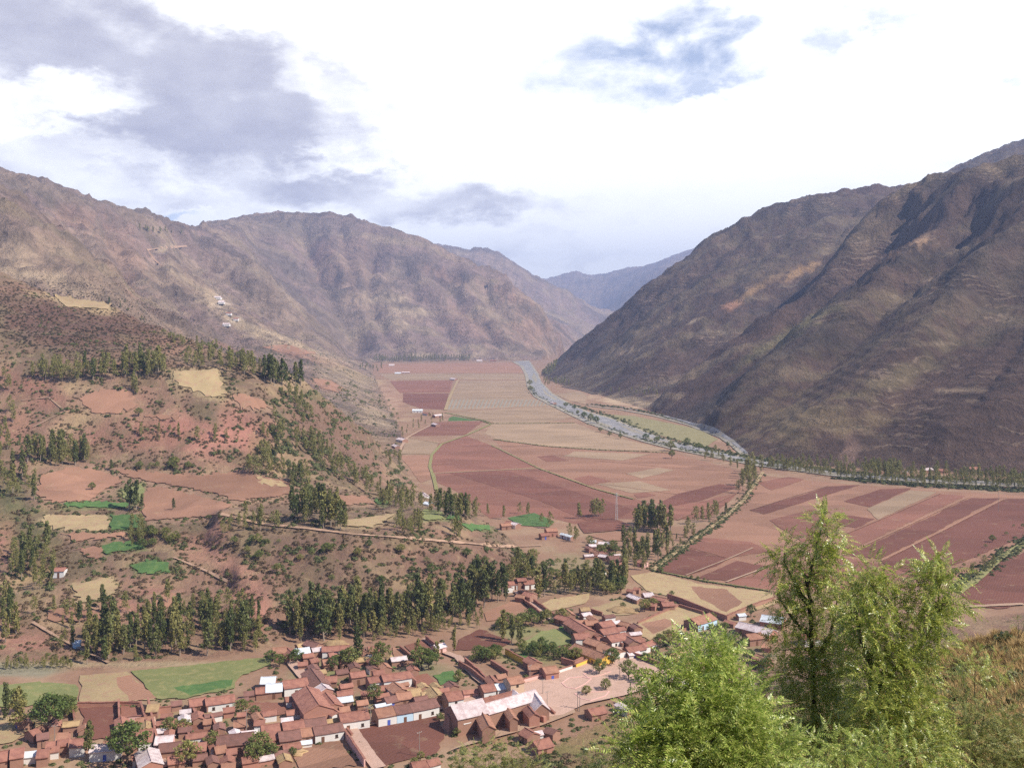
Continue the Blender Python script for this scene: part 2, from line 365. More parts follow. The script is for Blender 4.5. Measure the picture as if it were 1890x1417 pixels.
HILL_FIELDS = [
 ('FA', [(76,879),(136,863),(181,868),(229,887),(198,904),(169,924),(102,927),(68,916)]), ('FA', [(209,864),(282,873),(376,879),(441,868),(535,890),(535,915),(430,925),(395,910),(299,893),(254,884),(220,872)]),
 ('FA', [(271,902),(297,899),(356,914),(424,931),(401,949),(367,955),(268,961),(260,927)]), ('TN', [(73,961),(90,952),(200,952),(202,980),(124,980),(85,972)]), ('GR', [(204,951),(254,951),(263,975),(204,980)]),
 ('GR', [(192,1008),(209,1002),(263,1002),(265,1014),(209,1020),(195,1028)]), ('GR', [(246,1043),(277,1033),(316,1043),(313,1056),(254,1060)]), ('GR', [(119,929),(198,926),(237,931),(237,937),(121,937)]),
 ('FA', [(141,1014),(190,1010),(193,1027),(181,1035)]), ('FA', [(277,1105),(328,1097),(328,1119),(282,1132)]), ('TN', [(133,1080),(203,1066),(215,1079),(215,1096),(147,1115)]), ('FA', [(90,1126),(136,1122),(218,1133),(215,1144),(96,1149)]),
 ('FA', [(621,916),(677,916),(694,930),(632,932)]), ('TN', [(638,961),(733,948),(722,956),(688,974),(635,972)]), ('OL', [(779,939),(818,947),(824,959),(784,962)]), ('GR', [(691,919),(722,926),(711,932),(697,930)]), ('GR', [(824,951),(844,950),(844,960),(824,960)]),
 ('GR', [(852,967),(905,972),(905,981),(863,978)]), ('TN', [(322,686),(400,682),(406,698),(416,730),(386,734),(352,718),(318,705)]), ('FA', [(427,730),(460,728),(503,753),(447,756)]), ('FA', [(146,735),(190,717),(244,723),(250,752),(210,765),(176,765)]),
 ('FA', [(264,767),(339,767),(322,774),(271,773)]), ('FA', [(576,698),(610,702),(640,720),(626,725),(589,715)]), ('FA', [(480,640),(530,636),(585,652),(540,656)]), ('OL', [(225,905),(262,893),(268,925),(236,928)]), ('FA', [(110,985),(230,985),(228,992),(140,1000)]),
 ('TN', [(100,545),(205,560),(200,572),(120,566)]), ('TN', [(470,880),(520,890),(530,900),(480,896)]),
]
HILL_FIELD_TINTS = [({'FA': (.31, .19, .13), 'TN': (.36, .27, .15), 'GR': (.14, .16, .06), 'OL': (.2, .2, .08)}[m], P) for m, P in HILL_FIELDS]
# ------------------------------------------------------------------ terrain meshes and their materials
def lerp(a, b, t): return a*(1-t)+b*t
def terrain_colours():
    """ground colours: bare red soil, dry grass, scrub, rock; painted shade on the right mountain"""
    PX = PXS[:, None]+0*DSS[None]; DD = DSS[None]+0*PXS[:, None]; PY = PYG
    X = (PX-CX)/F*DD; Y = DD; Z = ZG
    n1 = fbm(X/120, Y/120, 5, 5)*.5+.5; n2 = fbm(X/28, Y/28, 4, 15)*.5+.5; n3 = fbm(X/520, Y/400, 4, 25)*.5+.5
    def C3(c): return np.array(c)[None, None, :]
    def bl(col, c, m): return col*(1-m[..., None])+C3(c)*m[..., None]
    col = np.zeros(Z.shape+(3,))+C3((.270, .158, .105))              # valley soil
    col = bl(col, (.34, .235, .15), np.clip(n2*1.6-.7, 0, .6))
    hill = (~FLOOR).astype(float)
    near_h = hill*np.clip((1250-DD)/200, 0, 1)
    scrub = (.182, .117, .080)
    col = bl(col, scrub, hill*.95)
    col = bl(col, (.29, .16, .112), near_h*np.clip((n1-.50)*4, 0, .6))
    col = bl(col, (.31, .22, .125), near_h*np.clip((n2-.56)*4, 0, .5))
    col = bl(col, (.12, .105, .05), near_h*np.clip((.40-n2)*4, 0, .4))
    far = hill*np.clip((DD-1150)/200, 0, 1)
    right = far*np.clip((X-DD*.02)/80, 0, 1)
    col = bl(col, (.270, .180, .150), far)
    col = bl(col, (.36, .25, .17), far*np.clip((n3-.42)*3, 0, .6))
    col = bl(col, (.15, .115, .085), far*np.clip((.46-n2)*4, 0, .5))
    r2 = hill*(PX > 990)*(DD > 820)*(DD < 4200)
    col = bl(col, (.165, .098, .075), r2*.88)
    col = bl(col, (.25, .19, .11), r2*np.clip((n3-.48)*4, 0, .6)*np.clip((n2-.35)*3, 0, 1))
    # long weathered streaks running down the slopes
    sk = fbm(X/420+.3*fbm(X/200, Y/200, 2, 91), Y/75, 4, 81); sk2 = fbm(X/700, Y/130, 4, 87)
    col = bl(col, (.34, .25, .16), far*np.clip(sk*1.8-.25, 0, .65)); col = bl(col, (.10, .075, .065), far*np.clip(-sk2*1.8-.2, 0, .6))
    col = np.where((r2 > 0)[..., None], col*.60, col)  # right mountain darkened in its colours, standing in for cloud shadow
    nr = hill*(DD < 345)
    col = bl(col, (.26, .175, .085), nr*.85); col = bl(col, (.15, .15, .05), nr*np.clip((n2-.52)*4, 0, .5))
    def spot(px, py, rx, ry, c, k=1.0, rot=0.0, dlo=300, dhi=20000, nz=.5):
        nonlocal col
        c_, s_ = math.cos(rot), math.sin(rot); dx = PX-px; dy = PY-py
        u = (dx*c_+dy*s_)/rx; v = (dy*c_-dx*s_)/ry
        m = np.clip(1.6*(1-np.sqrt(u*u+v*v)+nz*(n2-.5)*2), 0, 1)*(k*.72 if c in ((.40, .175, .135), (.28, .125, .095)) else k)*(DD > dlo)*(DD < dhi)
        col = bl(col, c, m)
    pink = (.40, .175, .135); tan = (.42, .30, .165); red = (.28, .125, .095); dark = (.12, .065, .05); grn = (.12, .14, .045); brn = (.17, .095, .07)
    H = dict(dlo=380, dhi=1150)
    for a in ((180, 600, 210, 60, dark, .9), (60, 560, 120, 50, dark, .7), (110, 590, 150, 30, dark, .6),
              (130, 545, 110, 14, tan, .6), (190, 575, 40, 10, tan, .7), (60, 720, 90, 40, red, .9, .3), (140, 770, 60, 20, tan, .5, -.5), (215, 735, 70, 22, red, .8), (150, 715, 60, 18, tan, .5),
              (290, 800, 90, 45, red, .8), (400, 810, 90, 45, pink, .9), (460, 800, 60, 50, pink, .8), (350, 785, 60, 30, pink, .8), (200, 810, 70, 30, red, .7), (30, 800, 50, 50, red, .7), (430, 780, 40, 40, pink, .7),
              (600, 790, 100, 60, brn, .8, .5), (660, 850, 60, 40, brn, .7, .7), (560, 700, 60, 40, tan, .4), (590, 730, 40, 14, grn, .4),
              (450, 1010, 70, 60, tan, .35), (560, 1040, 110, 60, brn, .6), (640, 1010, 120, 30, brn, .5), (830, 1040, 120, 35, brn, .85), (900, 1030, 50, 40, brn, .8),
              (440, 1060, 40, 110, pink, .6, -.5), (380, 1000, 60, 40, pink, .6), (470, 1130, 40, 50, pink, .65), (420, 1150, 50, 30, pink, .6), (390, 960, 40, 30, pink, .4), (60, 1040, 40, 60, red, .6), (10, 990, 25, 70, pink, .7), (60, 1190, 80, 25, pink, .6), (20, 1130, 30, 40, pink, .5),
              (200, 1120, 90, 30, pink, .6), (290, 1100, 60, 22, pink, .6), (110, 1130, 80, 30, tan, .4), (480, 830, 30, 50, grn, .3), (20, 930, 50, 60, grn, .5), (70, 1000, 60, 80, grn, .4), (60, 1100, 70, 50, tan, .4), (520, 850, 60, 40, tan, .35)):
        spot(*a, **H)
    for m_, P in HILL_FIELD_TINTS:       # worn margins of the terraced plots
        cx_, cy_ = sum(p[0] for p in P)/len(P), sum(p[1] for p in P)/len(P)
        for k_, a_ in ((1.32, .35), (1.14, .5)):
            Q_ = [(cx_+(p[0]-cx_)*k_, cy_+(p[1]-cy_)*k_) for p in P]
            col = bl(col, m_, (in_poly(PX+10*(n2-.5), PY+10*(n1-.5), Q_) & (DD > 380) & (DD < 1150))*a_)
    for a in ((300, 1330, 150, 40, (.30, .24, .13), .5), (600, 1240, 90, 30, (.20, .20, .09), .6), (420, 1320, 60, 20, (.25, .23, .11), .6), (690, 1290, 60, 20, (.2, .2, .09), .6), (640, 1230, 60, 24, (.2, .22, .09), .6), (1000, 1210, 90, 30, (.19, .21, .08), .7), (950, 1170, 60, 25, (.19, .21, .08), .7), (780, 1235, 60, 20, (.17, .17, .09), .6),
              (60, 1330, 80, 16, (.2, .18, .09), .6), (1060, 1050, 90, 40, (.22, .19, .10), .6), (1120, 1030, 50, 30, (.25, .18, .12), .6), (1190, 1220, 80, 20, (.2, .22, .09), .6), (1330, 1190, 120, 50, (.2, .19, .1), .5), (30, 1235, 90, 14, (.2, .22, .16), .6), (1250, 1170, 60, 20, (.2, .2, .1), .5), (300, 1225, 400, 6, (.4, .33, .2), .5)):
        spot(*a, dlo=200, dhi=700)
    M = dict(dlo=1150)
    lt = (.50, .37, .24); lp = (.36, .20, .14)
    for a in ((30, 460, 60, 40, lt, .35, .6), (80, 510, 110, 14, lt, .6, .15), (150, 540, 80, 10, lt, .5, .2), (230, 470, 40, 90, lp, .35, -.4), (140, 400, 60, 30, lp, .5, .3), (450, 600, 90, 14, lt, .75, .45), (400, 555, 40, 22, lt, .7, .4), (540, 640, 120, 12, lt, .75, .3), (500, 615, 90, 7, lt, .6, .35),
              (350, 520, 90, 7, lt, .6, .55), (470, 500, 45, 8, lt, .7, .5), (530, 545, 50, 7, lt, .5, .8), (300, 460, 30, 5, lt, .8, -.4), (590, 665, 70, 10, lp, .8, .25), (540, 650, 40, 12, lp, .8, .2), (600, 712, 40, 12, lp, .9, .2), (420, 640, 30, 6, lp, .6, .5), (330, 640, 60, 30, lp, .3, .5),
              (690, 555, 45, 8, lt, .6), (750, 575, 45, 8, lt, .7), (740, 550, 22, 8, lt, .6), (780, 575, 18, 10, lt, .8), (720, 595, 50, 5, lt, .5), (735, 612, 30, 8, lt, .5, .5), (660, 545, 30, 4, lt, .5), (820, 510, 60, 14, lp, .4, .4), (930, 540, 60, 12, lp, .5, .4), (600, 480, 30, 60, lp, .35), (870, 600, 90, 30, lp, .35, .4), (980, 610, 50, 40, lp, .4, .6),
              (870, 655, 40, 6, lt, .6), (780, 655, 40, 5, lt, .5), (650, 480, 60, 90, (.24, .15, .11), .5), (480, 500, 90, 70, (.15, .11, .09), .5, .5), (600, 600, 60, 50, (.15, .11, .09), .5), (410, 562, 16, 8, (.62, .5, .4), .8), (432, 590, 18, 6, (.6, .48, .36), .8), (300, 380, 200, 30, (.17, .13, .10), .4), (560, 420, 180, 26, (.17, .13, .11), .6), (90, 350, 120, 20, (.17, .13, .10), .5, .3)):
        spot(*a, **M)
    for a in ((640, 700, 90, 40, lt, .5, .4), (700, 760, 40, 50, lt, .5, .4), (660, 690, 70, 14, tan, .5, .3), (720, 735, 40, 30, lp, .5, .3)): spot(*a, dlo=1100, dhi=2600)
    Q = dict(dlo=800, dhi=4500)
    for a in ((1480, 500, 50, 10, (.40, .24, .12), .9, -.45), (1400, 530, 60, 9, (.36, .22, .11), .8, -.5), (1350, 562, 22, 8, (.4, .2, .12), .9, -.2), (1280, 593, 22, 4, lt, .8, -.5), (1700, 445, 34, 9, (.45, .28, .17), .9, -.65), (1650, 470, 20, 6, (.42, .24, .14), .7, -.6),
              (1780, 460, 40, 8, lt, .5, -.4), (1150, 650, 60, 4, lt, .5, -.2), (1160, 740, 80, 12, lt, .7, .1), (1230, 730, 40, 8, lt, .5), (1500, 770, 160, 45, (.26, .19, .10), .55), (1650, 700, 120, 30, (.22, .18, .09), .4, -.4), (1450, 620, 160, 14, (.20, .18, .08), .5, -.55), (1400, 500, 90, 25, (.2, .15, .09), .4, -.3),
              (1720, 635, 40, 6, lt, .4), (1780, 720, 60, 6, lt, .35), (1570, 835, 20, 40, (.33, .2, .15), .55, .3), (1430, 810, 90, 10, (.3, .2, .12), .4, .2), (1820, 500, 120, 90, (.085, .06, .05), .5, -.6), (1600, 430, 120, 40, (.22, .16, .10), .4, -.5)):
        spot(*a, **Q)
    return np.clip(col, 0.02, .9)

def ground_material(name, far):
    def fn(N):
        p = pos(N); a = N.n('ShaderNodeAttribute', attribute_name='soil').outputs['Color']
        z = N.n('ShaderNodeSeparateXYZ', {0: p}).outputs[2]
        if far:
            v1 = N.noise(p, 0.012, 10, 0.68); v2 = N.noise(p, 0.05, 8, 0.65)
            st = N.noise(N.n('ShaderNodeMapping', {0: p, 3: (0.25, 1.0, 0.25)}).outputs[0], 0.05, 8, 0.7)
            # old terraces: broken contour lines
            zz = N.m('ADD', N.m('MULTIPLY', z, 0.11), N.m('MULTIPLY', N.noise(p, 0.012, 4), 6.0))
            fr = N.m('FRACT', zz); line = N.ramp(fr, 0.62, 0.92)
            line = N.m('MULTIPLY', line, N.ramp(N.noise(p, 0.0065, 5, 0.6), 0.50, 0.64))
            k = N.m('ADD', 0.22, N.m('MULTIPLY', v1, 1.45)); k = N.m('ADD', k, N.m('MULTIPLY', N.m('SUBTRACT', v2, .5), 0.6)); k = N.m('ADD', k, N.m('MULTIPLY', N.m('SUBTRACT', st, .5), 1.2))
            c = N.mix(1.0, a, N.n('ShaderNodeCombineColor', {0: k, 1: k, 2: k}).outputs[0], 'MULTIPLY')
            c = N.mix(N.m('MULTIPLY', line, 0.42), c, (.40, .29, .20))
            c = N.mix(N.m('MULTIPLY', N.ramp(N.noise(p, 0.09, 6, .7), .58, .70), .55), c, (.055, .06, .035))
            h = N.m('ADD', N.m('MULTIPLY', v1, 1.0), N.m('ADD', N.m('MULTIPLY', v2, .14), N.m('MULTIPLY', line, 0.05)))
            return c, (h, 40.0, 1.0)
        v1 = N.noise(p, 0.06, 8, 0.66); v2 = N.noise(p, 0.5, 8, 0.72); v3 = N.noise(p, 0.17, 5, 0.6)
        k = N.m('ADD', 0.42, N.m('MULTIPLY', v1, 0.55)); k = N.m('ADD', k, N.m('MULTIPLY', v2, 0.66))
        c = N.mix(1.0, a, N.n('ShaderNodeCombineColor', {0: k, 1: k, 2: k}).outputs[0], 'MULTIPLY')
        c = N.mix(N.m('MULTIPLY', N.ramp(v3, .56, .68), .35), c, (.37, .27, .15))
        c = N.mix(N.m('MULTIPLY', N.ramp(N.noise(p, 0.36, 6, .75), .56, .66), .6), c, (.07, .075, .03))
        return c, (N.m('ADD', v2, v1), 1.6, .8)
    return material(name, fn)
def floor_material():
    def fn(N):
        p = pos(N); a = N.n('ShaderNodeAttribute', attribute_name='soil').outputs['Color']
        v1 = N.noise(p, 0.012, 6, 0.6); v2 = N.noise(p, 0.3, 8, 0.7)
        k = N.m('ADD', 0.35, N.m('ADD', N.m('MULTIPLY', v1, 0.6), N.m('MULTIPLY', v2, .65)))
        c = N.mix(1.0, a, N.n('ShaderNodeCombineColor', {0: k, 1: k, 2: k}).outputs[0], 'MULTIPLY')
        return c, (v2, 0.5, .5)
    return material('valley_soil', fn)

def build_terrain():
    col = terrain_colours(); nx, ny = ZG.shape
    PX, DD = np.meshgrid(PXS, DSS, indexing='ij'); X = (PX-CX)/F*DD
    co = np.stack([X, DD, ZG], -1).reshape(-1, 3); cf = col.reshape(-1, 3)
    cell_px = (PX[:-1, :-1]+PX[1:, 1:])/2; cell_D = (DD[:-1, :-1]+DD[1:, 1:])/2; cell_X = (X[:-1, :-1]+X[1:, 1:])/2
    fl = FLOOR[:-1, :-1] & FLOOR[1:, 1:] & FLOOR[1:, :-1] & FLOOR[:-1, 1:]
    behind = ((cell_D > 5600) & (cell_px < 1150)) | (cell_D > 9000)
    reg = np.where(fl, 0, np.where(cell_D < 480 + 0*cell_D, 1, 1))
    right = (cell_D > 560) & (cell_px > 1000) & ~fl
    right |= (cell_D > 2300) & (cell_px > 998) & (cell_D < 4600) & ~fl
    left_far = (cell_D > 1180) & (cell_px <= 1000) & ~fl
    mid = (cell_D > 3850) & ~fl & (cell_px < 1130) & ~((cell_px > 1030) & (cell_D < 4400))
    nearside = (cell_D < 330) & ~fl
    reg[nearside] = 5; reg[right] = 3; reg[left_far] = 2; reg[mid] = 4; reg[(cell_D > 5800)] = 6
    ii = np.arange(nx*ny).reshape(nx, ny)
    quads = np.stack([ii[:-1, :-1], ii[1:, :-1], ii[1:, 1:], ii[:-1, 1:]], -1)
    names = {0: ('ground', floor_material()), 1: ('hillside', ground_material('hillside_soil', False)), 5: ('foreground_hillside', None), 2: ('mountain_left', ground_material('mountain_soil', True)),
             3: ('mountain_right', None), 4: ('mountain_middle', None), 6: ('mountains_far', None)}
    mats = {1: names[1][1], 5: names[1][1], 2: names[2][1], 3: names[2][1], 4: names[2][1], 6: names[2][1], 0: names[0][1]}
    for k, (nm, _) in names.items():
        q = quads[reg == k].reshape(-1, 4)
        if len(q) == 0: continue
        u, inv = np.unique(q, return_inverse=True); q = inv.reshape(-1, 4)
        me = bpy.data.meshes.new(nm); me.vertices.add(len(u)); me.vertices.foreach_set('co', co[u].ravel().astype(np.float32))
        me.loops.add(q.size); me.loops.foreach_set('vertex_index', q.ravel().astype(np.int32))
        me.polygons.add(len(q)); me.polygons.foreach_set('loop_start', np.arange(0, q.size, 4, dtype=np.int32))
        me.update(calc_edges=True); me.shade_smooth()
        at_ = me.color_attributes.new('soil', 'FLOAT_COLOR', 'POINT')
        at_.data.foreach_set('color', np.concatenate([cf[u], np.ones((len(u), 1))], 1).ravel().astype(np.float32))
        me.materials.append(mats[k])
        tag(link(nm, me), kind='structure')
build_terrain()

# ------------------------------------------------------------------ the air
HAZE = 8.5e-5
def build_haze():
    m = bpy.data.materials.new('haze'); m.use_nodes = True; t = m.node_tree; t.nodes.clear()
    v = t.nodes.new('ShaderNodeVolumePrincipled'); v.inputs['Color'].default_value = (.50, .62, 1.0, 1); v.inputs['Density'].default_value = HAZE; v.inputs['Anisotropy'].default_value = 0.0
    o = t.nodes.new('ShaderNodeOutputMaterial'); t.links.new(v.outputs[0], o.inputs['Volume'])
    zt = float(ZG.max())+25
    b = MB(); b.box(-9000, -400, -1.2, 17000, 17400, zt)
    tag(b.obj('haze', m), kind='stuff')
build_haze()
# ------------------------------------------------------------------ draped sheets: fields, tracks, river, paving
from mathutils.geometry import delaunay_2d_cdt
def world_outline(P, step=14):
    out = []
    n = len(P)
    for i in range(n):
        a, b = P[i], P[(i+1) % n]; k = max(1, int(math.hypot(b[0]-a[0], b[1]-a[1])/step))
        for j in range(k):
            h = hit(a[0]+(b[0]-a[0])*j/k, a[1]+(b[1]-a[1])*j/k)
            if h is not None: out.append(h)
    return out
LAYER = [0]
def drape(name, P, mat, lift, world=None, step=14, wob=0.0):
    LAYER[0] += 1; lift += LAYER[0]*0.0045       # every sheet lies a little above the one before
    O = world if world is not None else world_outline(P, step)
    if wob: O = [Vector((o.x+wob*(rnd.random()-.5)*2, o.y+wob*(rnd.random()-.5)*2, o.z)) for o in O]
    flat = all(abs(o.z) < .01 for o in O)
    pts = [Vector((o.x, o.y)) for o in O]; n = len(pts)
    if not flat:
        D = sum(o.y for o in O)/n; g = D*0.0065
        xs = [o.x for o in O]; ys = [o.y for o in O]; poly = [(o.x, o.y) for o in O]
        gx, gy = np.meshgrid(np.arange(min(xs), max(xs), g), np.arange(min(ys), max(ys), g))
        ok = in_poly(gx, gy, poly)
        pts += [Vector((a+g*.2*rnd.random(), b+g*.2*rnd.random())) for a, b in zip(gx[ok], gy[ok])]
    v, e, f, *_ = delaunay_2d_cdt(pts, [], [list(range(n))], 1, 1e-4)
    me = bpy.data.meshes.new(name)
    zz = np.zeros(len(v)) if flat else ground(np.array([p.x for p in v]), np.array([p.y for p in v]))
    me.from_pydata([(p.x, p.y, float(z)+lift) for p, z in zip(v, zz)], [], [tuple(q) for q in f])
    me.materials.append(mat); me.shade_smooth()
    if len(me.polygons) and sum(p.normal.z for p in me.polygons) < 0: me.flip_normals()
    return link(name, me)
def ribbon(name, L, width, mat, lift):
    """a track of given width (m) along a polyline of pixels"""
    LAYER[0] += 1; lift += LAYER[0]*0.0045
    W = []
    for a, b in zip(L[:-1], L[1:]):
        k = max(1, int(math.hypot(b[0]-a[0], b[1]-a[1])/8))
        for j in range(k): W.append(hit(a[0]+(b[0]-a[0])*j/k, a[1]+(b[1]-a[1])*j/k))
    W.append(hit(*L[-1])); W = [w for w in W if w is not None]
    m = MB()
    for i, p in enumerate(W):
        d = W[min(i+1, len(W)-1)]-W[max(i-1, 0)]; d.z = 0; d.normalize(); s = Vector((-d.y, d.x, 0))*width/2*(.85+.3*rnd.random())
        for q in (-1, 0, 1):
            c = p+s*q; m.v.append((c.x, c.y, (float(ground(c.x, c.y)) if abs(p.z) > .01 else 0)+lift))
    for i in range(len(W)-1):
        for q in (0, 1): m.f.append((i*3+q, i*3+q+1, i*3+q+4, i*3+q+3))
    me = m.mesh(name, mat)
    if sum(p.normal.z for p in me.polygons) < 0: me.flip_normals()
    return link(name, me)

def soil_material(name, c, furrow=0.0, ang=0.0, spread=.2, sc=1.0, grass=None):
    def fn(N):
        p = pos(N); inf = N.n('ShaderNodeObjectInfo').outputs['Random']
        v = N.noise(p, 0.03*sc, 6, 0.6); w = N.noise(p, 0.7*sc, 8, 0.75); q = N.noise(p, 0.15*sc, 5, .6)
        k = N.m('ADD', 1.0-spread*1.6, N.m('ADD', N.m('MULTIPLY', v, spread*1.6), N.m('MULTIPLY', w, spread*1.6)))
        k = N.m('MULTIPLY', k, N.m('ADD', 0.90, N.m('MULTIPLY', inf, .2)))
        if furrow:       # small holdings inside the field, each worked at another time
            mp = N.n('ShaderNodeMapping', {0: p, 2: (0, 0, .48), 3: (.016, .045, 0)}).outputs[0]
            vo = N.n('ShaderNodeTexVoronoi', {'Vector': mp, 'Scale': 1.0, 'Randomness': .8}, distance='CHEBYCHEV').outputs['Color']
            k = N.m('MULTIPLY', k, N.m('ADD', .86, N.m('MULTIPLY', N.n('ShaderNodeSeparateColor', {0: vo}).outputs[0], .28)))
        h = w
        if furrow:
            m = N.n('ShaderNodeMapping', {0: p, 2: (0, 0, ang)}).outputs[0]
            wv = N.n('ShaderNodeTexWave', {'Vector': m, 'Scale': furrow, 'Distortion': 1.5, 'Detail': 3, 'Detail Scale': .3}, wave_type='BANDS', bands_direction='X').outputs['Fac']
            h = N.m('ADD', N.m('MULTIPLY', wv, .15), w); k = N.m('MULTIPLY', k, N.m('ADD', .985, N.m('MULTIPLY', wv, .03)))
        c_ = N.mix(1.0, c, N.n('ShaderNodeCombineColor', {0: k, 1: k, 2: k}).outputs[0], 'MULTIPLY')
        g = grass or (.36, .27, .16)
        c_ = N.mix(N.m('MULTIPLY', N.ramp(q, .47 if grass else .56, .66 if grass else .72), .45 if grass else .26), c_, g)
        return c_, (h, 0.35, .7)
    return material(name, fn)
PL = soil_material('ploughed_red_soil', (.160, .066, .048), .25, .55, .24)
PM = soil_material('ploughed_soil', (.215, .096, .068), .25, .55, .24)
FA = soil_material('fallow_soil', (.285, .152, .101), .2, .5, .24)
FK = soil_material('pale_stubble_soil', (.30, .205, .135), .1, 1.2, .24)
TN = soil_material('dry_grass', (.36, .265, .145), 0, 0, .34, 2, (.33, .17, .13))
GR = soil_material('green_crop', (.072, .135, .042), .0, .3, .34, 2, (.17, .22, .07))
OL = soil_material('pasture', (.195, .205, .08), 0, 0, .34, 2, (.32, .26, .12))
PV = soil_material('plaza_earth', (.47, .31, .245), 0, 0, .25, 2, (.37, .24, .18))
RD = soil_material('dirt_road', (.38, .25, .175), 0, 0, .3, 3, (.40, .28, .2))
TM = soil_material('dull_meadow', (.235, .20, .105), 0, 0, .4, 2, (.12, .13, .05))
PA = soil_material('worn_path', (.37, .235, .165), 0, 0, .35, 3, (.25, .17, .1))
SA = soil_material('river_shingle', (.29, .25, .205), 0, 0, .35, 2, (.2, .2, .12))
VG = soil_material('verge_grass', (.24, .225, .09), 0, 0, .3, 3, (.4, .32, .17))
BASE_FIELDS = [  # (name, material, outline)
 ('fallow_field', FA, [(910,812),(1100,832),(1240,835),(1360,868),(1372,905),(1290,945),(1165,918),(1100,903),(993,863),(930,830)]),
 ('fallow_field', FA, [(1402,877),(1560,893),(1720,905),(1890,914),(1960,918),(1960,985),(1890,1015),(1835,1028),(1765,1075),(1600,1092),(1480,1092),(1420,1090),(1300,1072),(1205,1053),(1290,992),(1370,928)]),
 ('ploughed_field', PM, [(804,874),(991,865),(1100,903),(1168,919),(1230,938),(1255,960),(1140,957),(1060,967),(985,947),(905,957),(875,935),(840,905),(806,890)]),
 ('stubble_field', FK, [(849,703),(977,702),(979,731),(995,740),(1018,748),(823,759),(832,733)]),
 ('stubble_field', FK, [(823,761),(1018,749),(1056,770),(1000,781),(916,782),(893,775)]),
 ('stubble_field', FK, [(907,782),(1060,780),(1110,800),(1240,832),(1100,829),(1009,824),(916,810),(895,800)]),
 ('stubble_field', FK, [(700,690),(970,690),(975,700),(720,701)]),
 ('stubble_field', FA, [(702,672),(955,669),(968,688),(700,688)]),
]
